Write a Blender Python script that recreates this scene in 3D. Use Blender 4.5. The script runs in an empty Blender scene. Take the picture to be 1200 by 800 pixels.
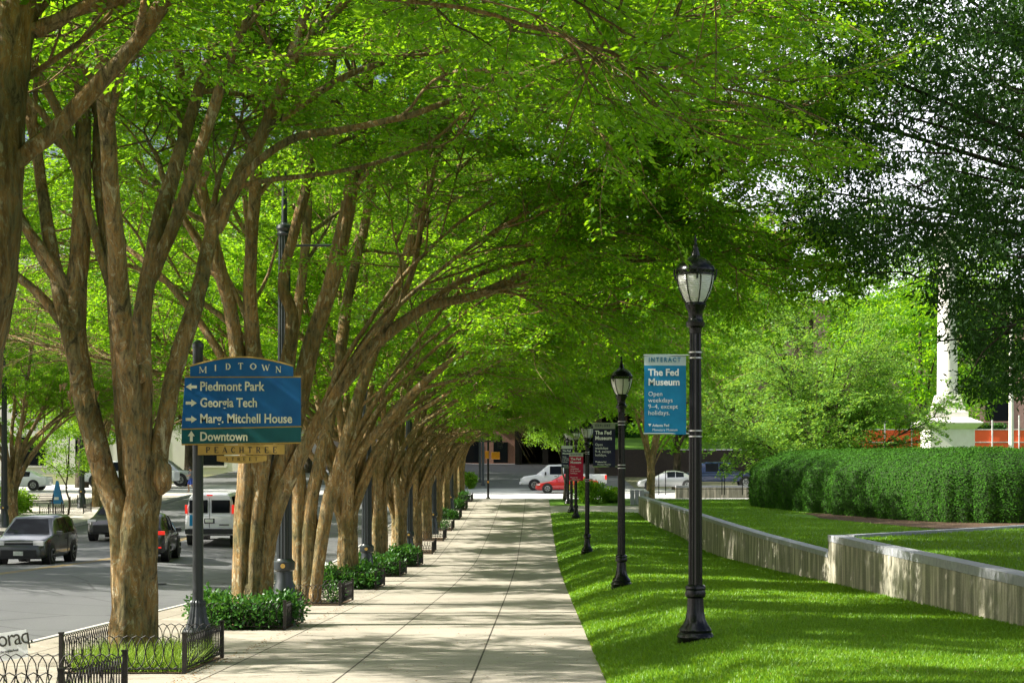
import bpy, bmesh, math, random
import numpy as np
from mathutils import Vector, Matrix
R = math.radians
PI = math.pi
S = bpy.context.scene
COL = S.collection

# ------------------------------------------------------------------ camera, light, exposure
EYE = 1.65
CX, HY, F = 629.0, 554.0, 2000.0          # measured vanishing point and focal length (photo pixels at 1200 wide)
cd = bpy.data.cameras.new("camera"); cam = bpy.data.objects.new("camera", cd); COL.objects.link(cam)
cam.location = (0, 0, EYE); cam.rotation_euler = (R(90), 0, 0)
cd.sensor_width = 36; cd.lens = 36 * F / 1200
cd.shift_x = -(CX - 600) / 1200; cd.shift_y = (HY - 400) / 1200
cd.clip_start = 0.1; cd.clip_end = 3000
S.camera = cam

SUN_TO = Vector((-0.79, -0.06, 0.60)).normalized()
sun_el = math.asin(SUN_TO.z); sun_az = math.atan2(SUN_TO.x, SUN_TO.y)
W = bpy.data.worlds.new("World"); S.world = W; W.use_nodes = True
nt = W.node_tree; bg = nt.nodes["Background"]
sky = nt.nodes.new("ShaderNodeTexSky"); sky.sky_type = 'NISHITA'; sky.sun_disc = False
sky.sun_elevation = sun_el; sky.sun_rotation = sun_az; sky.air_density = 1.0; sky.dust_density = 4.0; sky.ozone_density = 1.0
tc = nt.nodes.new("ShaderNodeTexCoord"); nz = nt.nodes.new("ShaderNodeTexNoise"); nz.inputs["Scale"].default_value = 2.2; nz.inputs["Detail"].default_value = 6
nt.links.new(tc.outputs["Generated"], nz.inputs["Vector"]); cr = nt.nodes.new("ShaderNodeValToRGB"); cr.color_ramp.elements[0].position = .38; cr.color_ramp.elements[1].position = .56
nt.links.new(nz.outputs["Fac"], cr.inputs[0]); mx = nt.nodes.new("ShaderNodeMix"); mx.data_type = 'RGBA'; mx.inputs[7].default_value = (17.0, 17.2, 18.5, 1)
cr.color_ramp.elements[0].position = .50; cr.color_ramp.elements[1].position = .66
dp = nt.nodes.new("ShaderNodeVectorMath"); dp.operation = 'DOT_PRODUCT'; dp.inputs[1].default_value = tuple(Vector((.20, 1, .20)).normalized()); nt.links.new(tc.outputs["Generated"], dp.inputs[0])
mr = nt.nodes.new("ShaderNodeMapRange"); mr.inputs["From Min"].default_value = .975; mr.inputs["From Max"].default_value = .988; nt.links.new(dp.outputs["Value"], mr.inputs["Value"])
nsub = nt.nodes.new("ShaderNodeMath"); nsub.operation = 'MULTIPLY_ADD'; nsub.inputs[1].default_value = 2.0; nsub.inputs[2].default_value = 0.0; nt.links.new(nz.outputs["Fac"], nsub.inputs[0])
mm_ = nt.nodes.new("ShaderNodeMath"); mm_.operation = 'MULTIPLY'; nt.links.new(mr.outputs[0], mm_.inputs[0]); nt.links.new(nsub.outputs[0], mm_.inputs[1])
mx2 = nt.nodes.new("ShaderNodeMath"); mx2.operation = 'MAXIMUM'; mx2.use_clamp = True; nt.links.new(cr.outputs[0], mx2.inputs[0]); nt.links.new(mm_.outputs[0], mx2.inputs[1])
nt.links.new(mx2.outputs[0], mx.inputs[0]); nt.links.new(sky.outputs[0], mx.inputs[6]); nt.links.new(mx.outputs[2], bg.inputs[0]); bg.inputs[1].default_value = 0.05
sl = bpy.data.lights.new("sun", 'SUN'); sl.energy = 5.0; sl.angle = R(0.5); sl.color = (1.0, 0.95, 0.86)
so = bpy.data.objects.new("sun", sl); COL.objects.link(so)
so.rotation_euler = SUN_TO.to_track_quat('Z', 'Y').to_euler(); so.location = (-30, 0, 60)
S.view_settings.view_transform = 'Standard'; S.view_settings.look = 'None'
S.view_settings.exposure = 1.42; S.view_settings.gamma = 1.0
S.cycles.max_bounces = 6; S.cycles.diffuse_bounces = 4; S.cycles.transmission_bounces = 4; S.cycles.glossy_bounces = 3
S.cycles.transparent_max_bounces = 8
S.cycles.use_denoising = True
S.cycles.caustics_reflective = False; S.cycles.caustics_refractive = False

# ------------------------------------------------------------------ terrain functions
_D = [0, 19, 44.4, 63, 84.7, 110, 125, 140, 160, 200, 260, 900]
_H = [1.65, 2.34, 3.02, 3.34, 2.80, 1.76, 1.46, 1.10, 0.35, -1.1, -2.6, -12]
_fd = np.arange(0, 901, 1.0)
_fh = np.interp(_fd, _D, _H)
_k = np.ones(9) / 9
_fh = np.convolve(np.pad(_fh, 4, mode='edge'), _k, mode='valid')
def walk_z(d): return EYE - float(np.interp(d, _fd, _fh))
def sstep(a, b, x):
    t = min(1, max(0, (x - a) / (b - a))); return t * t * (3 - 2 * t)
KERB = -7.6; FARK = -22.5; WALLX = 7.0
def road_z(x, d): return walk_z(d) - 0.13 + 0.36 * sstep(KERB - .2, -14.5, x)if False else walk_z(d) - 0.13 + 0.36 * (1 - sstep(-14.5, KERB, x))
def wallx(d): return 7.0 - 1.25 * max(0, d - 41) / 54
def lawn_z(x, d):
    b = 0.34 + 0.12 * sstep(25, 45, d) - 0.37 * sstep(72, 92, d)
    e = min(1, max(0, (x - .8) / 1.5)) ** .85
    r = 0.22 * (1 - sstep(72, 92, d))
    return walk_z(d) + 0.01 + b * e + (r - b) * sstep(2.6, 7.0, x) * 0.7
def terr_z(x, d):      # lawn behind the retaining wall
    return EYE - float(np.interp(d, [30, 41, 52, 70, 90, 112, 130], [1.95, 1.93, 1.86, 1.72, 1.55, 1.34, 1.25]))
def at(px, py, d):
    s = F / d; return Vector(((px - CX) / s, d, EYE - (py - HY) / s))

# ------------------------------------------------------------------ node materials
def mat(name, base=(.5, .5, .5), rough=.6, metal=0.0, spec=.5):
    m = bpy.data.materials.new(name); m.use_nodes = True
    b = m.node_tree.nodes["Principled BSDF"]
    b.inputs["Base Color"].default_value = (*base, 1); b.inputs["Roughness"].default_value = rough
    b.inputs["Metallic"].default_value = metal; b.inputs["Specular IOR Level"].default_value = spec
    return m
class N:
    def __init__(s, m): s.m = m; s.t = m.node_tree; s.b = s.t.nodes["Principled BSDF"]; s._c = None
    def new(s, t, **k):
        n = s.t.nodes.new("ShaderNode" + t)
        for a, v in k.items(): setattr(n, a, v)
        return n
    def link(s, a, b): s.t.links.new(a, b)
    def coord(s, which="Object"):
        n = s.new("TexCoord"); return n.outputs[which]
    def mapping(s, scale, which="Object"):
        mp = s.new("Mapping"); s.link(s.coord(which), mp.inputs[0]); mp.inputs["Scale"].default_value = scale; return mp.outputs[0]
    def noise(s, scale, detail=4, vec=None, rough=.6, dist=0):
        n = s.new("TexNoise"); n.inputs["Scale"].default_value = scale; n.inputs["Detail"].default_value = detail
        n.inputs["Roughness"].default_value = rough; n.inputs["Distortion"].default_value = dist
        s.link(vec if vec is not None else s.coord(), n.inputs["Vector"]); return n.outputs["Fac"]
    def ramp(s, fac, stops):
        r = s.new("ValToRGB"); e = r.color_ramp.elements
        while len(e) > 1: e.remove(e[-1])
        e[0].position, e[0].color = stops[0][0], (*stops[0][1], 1)
        for p, c in stops[1:]:
            x = e.new(p); x.color = (*c, 1)
        s.link(fac, r.inputs[0]); return r.outputs[0]
    def mix(s, fac, a, b, mode='MIX'):
        n = s.new("Mix", data_type='RGBA', blend_type=mode)
        for v, i in ((fac, 0), (a, 6), (b, 7)):
            if isinstance(v, (int, float)): n.inputs[i].default_value = v
            elif isinstance(v, tuple): n.inputs[i].default_value = (*v, 1)
            else: s.link(v, n.inputs[i])
        return n.outputs[2]
    def math(s, op, a, b=None, clamp=False):
        n = s.new("Math", operation=op); n.use_clamp = clamp
        for i, v in enumerate((a, b)):
            if v is None: continue
            if isinstance(v, (int, float)): n.inputs[i].default_value = v
            else: s.link(v, n.inputs[i])
        return n.outputs[0]
    def bump(s, h, strength=.4, dist=.02):
        n = s.new("Bump"); n.inputs["Strength"].default_value = strength; n.inputs["Distance"].default_value = dist
        s.link(h, n.inputs["Height"]); s.link(n.outputs[0], s.b.inputs["Normal"])
    def color(s, c): s.link(c, s.b.inputs["Base Color"])

def noisy(name, a, b, scale=8, rough=.8, bump=.3, bdist=.01, spec=.3, detail=5, bscale=None):
    m = mat(name, a, rough, spec=spec); n = N(m)
    f = n.noise(scale, detail); n.color(n.ramp(f, [(.3, a), (.7, b)]))
    n.bump(n.noise(bscale or scale * 4, 4), bump, bdist); return m

def leaf_mat(name, dark, light, trans, tfac=.5, rough=.45):
    m = mat(name, dark, rough, spec=.35 if rough < .7 else .12); n = N(m)
    g = n.new("NewGeometry"); rnd = g.outputs["Random Per Island"]
    big = n.noise(.5, 2)
    mixf = n.math('ADD', n.math('MULTIPLY', rnd, .7), n.math('MULTIPLY', big, .4))
    n.color(n.ramp(mixf, [(.1, dark), (.9, light)]))
    tr = n.new("BsdfTranslucent")
    n.link(n.ramp(mixf, [(.1, tuple(c * .75 for c in trans)), (.9, trans)]), tr.inputs[0])
    ms = n.new("MixShader"); ms.inputs[0].default_value = tfac
    out = [x for x in n.t.nodes if x.type == 'OUTPUT_MATERIAL'][0]
    n.link(n.b.outputs[0], ms.inputs[1]); n.link(tr.outputs[0], ms.inputs[2]); n.link(ms.outputs[0], out.inputs[0])
    return m
M = {}
M['elm_leaf'] = leaf_mat('elm_leaf', (.026, .115, .005), (.10, .27, .010), (.35, .64, .012), .58)
M['bright_leaf'] = leaf_mat('bright_leaf', (.05, .17, .010), (.16, .34, .02), (.32, .54, .02), .5)
M['dogwood_leaf'] = leaf_mat('dogwood_leaf', (.05, .17, .02), (.22, .42, .06), (.34, .56, .05), .5)
M['oak_leaf'] = leaf_mat('oak_leaf', (.010, .040, .004), (.028, .085, .010), (.06, .16, .008), .35, .6)
M['hedge_leaf'] = leaf_mat('hedge_leaf', (.008, .038, .003), (.045, .145, .008), (.09, .24, .008), .15, .75)
M['shrub_leaf'] = leaf_mat('shrub_leaf', (.02, .085, .012), (.06, .18, .03), (.10, .25, .02), .3, .3)
M['grass_blade'] = leaf_mat('grass_blade', (.055, .17, .008), (.18, .35, .018), (.32, .52, .015), .4)
M['liriope'] = leaf_mat('liriope', (.10, .22, .02), (.28, .42, .05), (.35, .5, .05), .4)

def bark_mat(name, cols, vs=(7, 7, 3)):
    m = mat(name, cols[0], .85, spec=.2); n = N(m)
    v = n.mapping(vs)
    f1 = n.noise(1.0, 8, v, .78, .9)
    c1 = n.ramp(f1, [(.36, cols[0]), (.45, cols[1]), (.485, cols[1]), (.495, cols[2]), (.555, cols[2]), (.565, cols[1]), (.60, cols[3])])
    f3 = n.noise(1.0, 5, n.mapping((22, 22, 4)), .7)
    c1 = n.mix(.75, c1, n.ramp(f3, [(.36, (.30, .27, .25)), (.52, (.9, .9, .9)), (.7, (1.35, 1.3, 1.2))]), 'MULTIPLY')
    f2 = n.noise(.9, 4)
    c2 = n.ramp(f2, [(.38, (.50, .56, .45)), (.62, (1.1, 1.05, 1.0))])
    n.color(n.mix(1.0, c1, c2, 'MULTIPLY'))
    n.bump(n.math('ADD', n.math('MULTIPLY', f3, 1.2), n.math('MULTIPLY', f1, 2.0)), 1.0, .05)
    return m
M['bark'] = bark_mat('bark', [(.12, .095, .06), (.40, .32, .185), (.44, .27, .11), (.68, .59, .42)])
M['bark_dark'] = bark_mat('bark_dark', [(.04, .03, .02), (.07, .055, .04), (.10, .08, .055), (.15, .12, .09)])

M['black_metal'] = mat('black_metal', (.006, .006, .007), .25, .0, .35)
M['dark_green_metal'] = mat('dark_green_metal', (.012, .018, .02), .35, .0, .6)
M['grey_metal'] = mat('grey_metal', (.035, .042, .045), .4, .2)
M['steel'] = mat('steel', (.55, .55, .55), .3, .9)
M['iron'] = noisy('iron', (.012, .011, .010), (.03, .026, .022), 30, .55, .1)
M['glass_globe'] = mat('glass_globe', (.85, .86, .84), .18)
_n = N(M['glass_globe']); _w = _n.new("TexWave", wave_type='BANDS', bands_direction='Z'); _w.inputs["Scale"].default_value = 14
_n.link(_n.coord(), _w.inputs[0]); _n.bump(_w.outputs["Fac"], .5, .01); _n.b.inputs["Transmission Weight"].default_value = .25

# pavement with slab joints
def concrete():
    m = mat('sidewalk_concrete', (.4, .37, .3), .85, spec=.25); n = N(m)
    sep = n.new("SeparateXYZ"); n.link(n.coord(), sep.inputs[0])
    big = n.noise(.6, 5); fine = n.noise(40, 6, None, .7)
    c = n.ramp(big, [(.3, (.29, .255, .20)), (.55, (.38, .34, .27)), (.75, (.45, .405, .33))])
    c = n.mix(.35, c, n.ramp(fine, [(.35, (.22, .2, .17)), (.6, (.55, .52, .45))]))
    # slab to slab tone
    ix = n.math('FLOOR', n.math('DIVIDE', n.math('ADD', sep.outputs[0], 3.8), 1.533))
    iy = n.math('FLOOR', n.math('DIVIDE', sep.outputs[1], 1.533))
    cmb = n.new("CombineXYZ"); n.link(ix, cmb.inputs[0]); n.link(iy, cmb.inputs[1])
    wn = n.new("TexWhiteNoise", noise_dimensions='2D'); n.link(cmb.outputs[0], wn.inputs[0])
    c = n.mix(.5, c, n.ramp(wn.outputs[0], [(0, (.80, .80, .80)), (1, (1.0, 1.0, .98))]), 'MULTIPLY')
    def line(src, off, per, w):
        f = n.math('FRACT', n.math('DIVIDE', n.math('ADD', src, off), per))
        a = n.math('ABSOLUTE', n.math('SUBTRACT', f, .5))
        return n.math('GREATER_THAN', a, .5 - w / per)
    l1 = line(sep.outputs[0], 3.8, 1.533, .012); l2 = line(sep.outputs[1], 0.3, 1.533, .012)
    l = n.math('MAXIMUM', l1, n.math('MULTIPLY', l2, .45))
    c = n.mix(l, c, (.06, .052, .04))
    sp = n.noise(3.5, 4, None, .75)
    c = n.mix(n.math('MULTIPLY', n.math('GREATER_THAN', sp, .70), .45), c, (.12, .10, .075))
    gum = n.new("TexVoronoi"); gum.inputs["Scale"].default_value = 3.2; n.link(n.coord(), gum.inputs["Vector"])
    c = n.mix(n.math('MULTIPLY', n.math('LESS_THAN', gum.outputs["Distance"], .055), .55), c, (.08, .07, .055))
    edge = n.math('ADD', n.noise(1.3, 5, None, .8), n.math('MULTIPLY', n.math('ABSOLUTE', n.math('ADD', sep.outputs[0], 1.2)), .045))
    c = n.mix(n.math('MULTIPLY', n.math('GREATER_THAN', edge, .69), .35), c, (.17, .14, .10))
    n.color(c); n.bump(fine, .25, .01)
    return m
M['walk'] = concrete()
M['pale_paving'] = noisy('pale_paving', (.42, .38, .33), (.56, .52, .46), 3, .85, .2)
M['kerb'] = noisy('kerb', (.30, .29, .27), (.42, .41, .38), 5, .85, .3)
def asphalt():
    m = mat('asphalt', (.07, .07, .07), .75, spec=.4); n = N(m)
    f = n.noise(.35, 5, n.mapping((1, .35, 1)), .65); g = n.noise(60, 3)
    c = n.ramp(f, [(.3, (.085, .09, .092)), (.5, (.115, .12, .122)), (.7, (.15, .155, .155))])
    c = n.mix(.4, c, n.ramp(g, [(.3, (.05, .05, .05)), (.7, (.20, .20, .20))]))
    cr = n.new("TexVoronoi", feature='DISTANCE_TO_EDGE'); cr.inputs["Scale"].default_value = .33
    n.link(n.coord(), cr.inputs["Vector"])
    c = n.mix(n.math('MULTIPLY', n.math('LESS_THAN', cr.outputs[0], .012), .6), c, (.03, .03, .03))
    n.color(c); n.bump(g, .4, .01); return m
M['asphalt'] = asphalt()
M['sunlit_asphalt'] = noisy('sunlit_asphalt', (.42, .42, .41), (.52, .515, .50), 1.2, .85, .2)  # asphalt with strong sun glare put into its colour
M['yellow_paint'] = noisy('yellow_paint', (.42, .27, .03), (.16, .14, .10), 9, .7, .1)
M['white_paint'] = noisy('white_paint', (.75, .75, .73), (.45, .45, .44), 7, .7, .1)
M['mulch'] = noisy('mulch', (.05, .032, .018), (.18, .115, .065), 22, .95, .9, .04)
def lawn_mat():
    m = mat('lawn_green', (.05, .13, .01), .8, spec=.2); n = N(m)
    f = n.noise(1.1, 5); g = n.noise(55, 4, n.mapping((1, .5, 1)), .7)
    c = n.ramp(f, [(.3, (.06, .17, .008)), (.55, (.13, .28, .014)), (.75, (.19, .30, .03))])
    c = n.mix(.55, c, n.ramp(g, [(.3, (.025, .07, .006)), (.68, (.15, .32, .03))]))
    n.color(c); n.bump(g, .9, .05); return m
M['lawn'] = lawn_mat()
M['earth'] = noisy('earth', (.10, .12, .05), (.16, .15, .08), .8, .9, .4)
def stone_wall_mat():
    m = mat('wall_stone', (.4, .38, .3), .8, spec=.3); n = N(m)
    shadow_streak = n.noise(1.0, 5, n.mapping((4.2, 4.2, .55)), .62)  # tree stem shadows painted into the stone as vertical streaks
    fine = n.noise(25, 4)
    c = n.ramp(shadow_streak, [(.40, (.13, .13, .085)), (.50, (.22, .21, .15)), (.57, (.44, .40, .30)), (.66, (.62, .56, .42))])
    sep = n.new("SeparateXYZ"); n.link(n.coord("Generated"), sep.inputs[0])
    low = n.math('MULTIPLY', n.math('LESS_THAN', sep.outputs[2], .0), 1)
    c = n.mix(.3, c, n.ramp(fine, [(.3, (.16, .15, .11)), (.7, (.5, .47, .4))]))
    n.color(c); n.bump(fine, .25, .01); return m
M['wall_stone'] = stone_wall_mat()
M['cap_stone'] = noisy('cap_stone', (.24, .25, .27), (.36, .37, .39), 6, .6, .2)
M['white_stone'] = noisy('white_stone', (.72, .68, .60), (.82, .79, .73), 3, .7, .15)
M['facade'] = noisy('facade', (.70, .68, .64), (.80, .78, .74), .6, .8, .1)
M['dark_glass'] = mat('dark_glass', (.008, .010, .012), .02, .0, .15)
def brick_mat(name, a, b, mortar, sc=1.0):
    m = mat(name, a, .85); n = N(m)
    sep = n.new("SeparateXYZ"); n.link(n.coord(), sep.inputs[0]); cmb = n.new("CombineXYZ")
    n.link(n.math('ADD', sep.outputs[0], sep.outputs[1]), cmb.inputs[0]); n.link(sep.outputs[2], cmb.inputs[1])
    br = n.new("TexBrick"); n.link(cmb.outputs[0], br.inputs[0]); br.inputs["Scale"].default_value = 4 * sc
    br.inputs["Color1"].default_value = (*a, 1); br.inputs["Color2"].default_value = (*b, 1); br.inputs["Mortar"].default_value = (*mortar, 1)
    n.color(br.outputs[0]); return m
M['brick'] = brick_mat('brick', (.30, .13, .08), (.22, .09, .06), (.35, .3, .25))
M['brick_dark'] = brick_mat('brick_dark', (.045, .028, .022), (.03, .02, .017), (.06, .05, .045))
M['brick_pink'] = brick_mat('brick_pink', (.42, .25, .20), (.34, .19, .15), (.45, .38, .33))
M['tyre'] = mat('tyre', (.015, .015, .015), .8)
M['rim'] = mat('rim', (.35, .36, .37), .3, .8)
M['trim_black'] = mat('trim_black', (.015, .015, .016), .5)
M['lamp_clear'] = mat('lamp_clear', (.75, .75, .76), .15)
M['tail_red'] = mat('tail_red', (.6, .015, .01), .25); _b = N(M['tail_red']).b; _b.inputs["Emission Color"].default_value = (1, .04, .02, 1); _b.inputs["Emission Strength"].default_value = .25
def paint(name, c, rough=.25, metal=0.0):
    m = mat(name, c, rough, metal); b = N(m).b; b.inputs["Coat Weight"].default_value = .8; b.inputs["Coat Roughness"].default_value = .04
    n = N(m); f = n.noise(2.2, 4); n.link(n.ramp(f, [(.3, (rough, rough, rough)), (.7, (rough + .15,) * 3)]), b.inputs["Roughness"])
    return m

# ------------------------------------------------------------------ object helpers
def link(o, parent=None):
    COL.objects.link(o)
    if parent is not None: o.parent = parent
    return o
def empty(name, loc, label, cat, rz=0, group=None):
    o = bpy.data.objects.new(name, None); o.location = loc; o.rotation_euler = (0, 0, rz); o.empty_display_size = .3
    o['label'] = label; o['category'] = cat
    if group: o['group'] = group
    return link(o)
def tag(o, label, cat, group=None, kind=None):
    if label: o['label'] = label
    if cat: o['category'] = cat
    if group: o['group'] = group
    if kind: o['kind'] = kind
    return o
def np_mesh(name, V, Q, m, parent=None, smooth=False, loc=(0, 0, 0)):
    V = np.asarray(V, dtype=np.float32); Q = np.asarray(Q, dtype=np.int32); k = Q.shape[1]
    me = bpy.data.meshes.new(name)
    me.vertices.add(len(V)); me.vertices.foreach_set("co", V.ravel())
    me.loops.add(Q.size); me.loops.foreach_set("vertex_index", Q.ravel())
    me.polygons.add(len(Q)); me.polygons.foreach_set("loop_start", np.arange(0, Q.size, k, dtype=np.int32))
    me.polygons.foreach_set("loop_total", np.full(len(Q), k, dtype=np.int32))
    if smooth: me.polygons.foreach_set("use_smooth", np.ones(len(Q), dtype=bool))
    me.materials.append(m); me.update(calc_edges=True)
    o = bpy.data.objects.new(name, me); o.location = loc
    return link(o, parent)
class MB:
    """mesh builder in plain lists"""
    def __init__(s): s.v = []; s.f = []
    def box(s, c, size, rz=0, bev=0):
        cx, cy, cz = c; a, b, h = [q / 2 for q in size]; i = len(s.v); ca, sa = math.cos(rz), math.sin(rz)
        for z in (-h, h):
            for x, y in ((-a, -b), (a, -b), (a, b), (-a, b)): s.v.append((cx + x * ca - y * sa, cy + x * sa + y * ca, cz + z))
        s.f += [(i, i+3, i+2, i+1), (i+4, i+5, i+6, i+7)] + [(i+k, i+(k+1) % 4, i+4+(k+1) % 4, i+4+k) for k in range(4)]
        return s
    def poly(s, pts):
        i = len(s.v); s.v += [tuple(p) for p in pts]; s.f.append(tuple(range(i, i + len(pts)))); return s
    def prism(s, pts, off):
        """closed polygon extruded by vector off"""
        i = len(s.v); n = len(pts); off = Vector(off)
        s.v += [tuple(p) for p in pts] + [tuple(Vector(p) + off) for p in pts]
        s.f.append(tuple(range(i + n - 1, i - 1, -1))); s.f.append(tuple(range(i + n, i + 2 * n)))
        s.f += [(i + k, i + (k + 1) % n, i + n + (k + 1) % n, i + n + k) for k in range(n)]
        return s
    def tube(s, pts, rads, seg=8, caps=True):
        pts = [Vector(p) for p in pts]
        if not hasattr(rads, '__len__'): rads = [rads] * len(pts)
        i0 = len(s.v); n = len(pts); up = Vector((0, 0, 1)); px = None
        for k, p in enumerate(pts):
            t = (pts[min(k + 1, n - 1)] - pts[max(k - 1, 0)]).normalized()
            if px is None:
                px = t.cross(up if abs(t.z) < .9 else Vector((1, 0, 0))).normalized()
            px = (px - t * px.dot(t)).normalized(); py = t.cross(px)
            for j in range(seg):
                a = 2 * PI * j / seg; s.v.append(tuple(p + (px * math.cos(a) + py * math.sin(a)) * rads[k]))
        for k in range(n - 1):
            for j in range(seg):
                a = i0 + k * seg + j; b = i0 + k * seg + (j + 1) % seg; s.f.append((a, b, b + seg, a + seg))
        if caps: s.f.append(tuple(range(i0 + seg - 1, i0 - 1, -1))); s.f.append(tuple(range(i0 + (n - 1) * seg, i0 + n * seg)))
        return s
    def ring(s, c, r, rt, axis='y', seg=20, ts=6, a0=0, a1=2 * PI):
        pts = []
        full = abs(a1 - a0 - 2 * PI) < 1e-6
        for k in range(seg + 1):
            a = a0 + (a1 - a0) * k / seg
            if axis == 'y': pts.append((c[0] + r * math.cos(a), c[1], c[2] + r * math.sin(a)))
            else: pts.append((c[0], c[1] + r * math.cos(a), c[2] + r * math.sin(a)))
        return s.tube(pts, rt, ts, caps=not full)
    def lathe(s, prof, seg=24, c=(0, 0, 0), flute=0, nfl=12):
        i0 = len(s.v); n = len(prof)
        for z, r in prof:
            for j in range(seg):
                a = 2 * PI * j / seg; rr = r * (1 - flute * (j % 2)) if flute else r
                s.v.append((c[0] + rr * math.cos(a), c[1] + rr * math.sin(a), c[2] + z))
        for k in range(n - 1):
            for j in range(seg):
                a = i0 + k * seg + j; b = i0 + k * seg + (j + 1) % seg; s.f.append((a, b, b + seg, a + seg))
        s.f.append(tuple(range(i0 + seg - 1, i0 - 1, -1))); s.f.append(tuple(range(i0 + (n - 1) * seg, i0 + n * seg)))
        return s
    def build(s, name, m, parent=None, smooth=False, bevel=0, loc=(0, 0, 0)):
        me = bpy.data.meshes.new(name); me.from_pydata(s.v, [], s.f); me.materials.append(m)
        bm = bmesh.new(); bm.from_mesh(me)
        bmesh.ops.recalc_face_normals(bm, faces=bm.faces)
        if bevel:
            es = [e for e in bm.edges if len(e.link_faces) == 2 and e.calc_face_angle(0) > .6]
            bmesh.ops.bevel(bm, geom=es, offset=bevel, segments=2, affect='EDGES', profile=.6)
        if smooth:
            for f in bm.faces: f.smooth = True
            for e in bm.edges:
                if len(e.link_faces) == 2 and e.calc_face_angle(0) > .6: e.smooth = False
        bm.to_mesh(me); bm.free(); me.update()
        o = bpy.data.objects.new(name, me); o.location = loc
        return link(o, parent)
def copy_tree(o, loc, label=None, rz=None, scale=None, parent=None):
    c = o.copy(); COL.objects.link(c); c.parent = parent
    if loc is not None: c.location = loc
    if rz is not None: c.rotation_euler = (0, 0, rz)
    if scale is not None: c.scale = scale
    if label: c['label'] = label
    for ch in list(o.children): 
        if ch.name in bpy.data.objects: copy_tree(ch, None, parent=c)
    return c
def text_mesh(name, body, size, m, parent, loc, rot=(R(90), 0, 0), align='LEFT', sx=1.0, offset=0.0, line=1.0, extrude=.002, spacing=1.0):
    cu = bpy.data.curves.new(name, 'FONT'); cu.body = body; cu.size = size; cu.align_x = align; cu.offset = offset
    cu.extrude = extrude; cu.space_line = line; cu.space_character = spacing; cu.resolution_u = 3
    t = bpy.data.objects.new(name, cu); COL.objects.link(t)
    dg = bpy.context.evaluated_depsgraph_get(); me = bpy.data.meshes.new_from_object(t.evaluated_get(dg))
    bpy.data.objects.remove(t); me.materials.clear(); me.materials.append(m); me.name = name
    o = bpy.data.objects.new(name, me); o.location = loc; o.rotation_euler = rot; o.scale = (sx, 1, 1)
    return link(o, parent)

# ------------------------------------------------------------------ ground sheets
def sheet(name, xs, ds, zf, m, kind='structure', skirt=0):
    V = []; Q = []
    for d in ds:
        for x in xs(d) if callable(xs) else xs: V.append((x, d, zf(x, d)))
    nx = len(xs(ds[0]) if callable(xs) else xs)
    for i in range(len(ds) - 1):
        for j in range(nx - 1):
            a = i * nx + j; Q.append((a, a + 1, a + nx + 1, a + nx))
    o = np_mesh(name, V, Q, m, smooth=True)
    if kind: o['kind'] = kind
    return o
def rng(a, b, st):
    n = max(1, int(round((b - a) / st))); return [a + (b - a) * i / n for i in range(n + 1)]
sheet('ground', [-900, -200, -80, -40, -28, FARK - .2, -14, KERB - .1, -4, .8, 2, 6.9, 12, 40, 80, 200, 900], [-60, -10] + rng(0, 300, 5) + [400, 600, 900],
      lambda x, d: (walk_z(max(d, 0)) - .5 + (0 if d < 113 else .3)), M['earth'])
sheet('road', rng(-22.45, KERB + .05, 1.06), rng(0, 114, 2), road_z, M['asphalt'])
sheet('sidewalk', [-7.45, -6, -5.7, -4.9, -3.8, -2.27, -.73, .8], rng(0, 113, 1), lambda x, d: walk_z(d), M['walk'])
def far_z(x, d): return walk_z(d) - .13 + .36 + .14
sheet('far_sidewalk', [-27.5, -25, -22.6], rng(10, 113, 3), far_z, M['pale_paving'])
sheet('far_plaza', [-80, -60, -40, -27.5], rng(10, 113, 5), lambda x, d: far_z(x, d) + .004, M['pale_paving'])
sheet('cross_street', rng(-80, 80, 4), rng(113, 138, 2.5), lambda x, d: walk_z(d) - .10 + .3 * (1 - sstep(-14.5, KERB, x)), M['sunlit_asphalt'])
sheet('far_road', rng(-30, 8, 4), rng(138, 300, 6), lambda x, d: walk_z(d) - .10 + .3 * (1 - sstep(-14.5, KERB, x)), M['asphalt'])
kb = MB()
def ribbon(x0, x1, ds, zt, depth, name, m):
    V = []; Q = []
    for d in ds:
        z = zt(d); V += [(x0, d, z - depth), (x0, d, z), (x1, d, z), (x1, d, z - depth)]
    for i in range(len(ds) - 1):
        for j in range(3):
            a = i * 4 + j; Q.append((a, a + 1, a + 5, a + 4))
    Q.append((0, 3, 2, 1))
    o = np_mesh(name, V, Q, m); o['kind'] = 'structure'; return o
ribbon(-7.6, -7.45, rng(0, 113, 2), lambda d: walk_z(d) + .006, .3, 'kerb', M['kerb'])
ribbon(-22.6, -22.44, rng(10, 113, 2), lambda d: far_z(0, d) + .006, .3, 'far_kerb', M['kerb'])
ribbon(-7.6, .8, [113, 113.18], lambda d: walk_z(d) + .006, .3, 'end_kerb', M['kerb'])
sheet('centre_line', [-15.2, -15.08], rng(14, 108, 2), lambda x, d: road_z(x, d) + .005, M['yellow_paint'])
sheet('centre_line', [-15.42, -15.30], rng(14, 108, 2), lambda x, d: road_z(x, d) + .005, M['yellow_paint'])
for k in range(9):
    sheet('crosswalk', [-6.2 + k * 1.0, -5.65 + k * 1.0], rng(114.2, 117.2, 1), lambda x, d: walk_z(d) - .092 + .3 * (1 - sstep(-14.5, KERB, x)), M['white_paint'])
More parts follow.
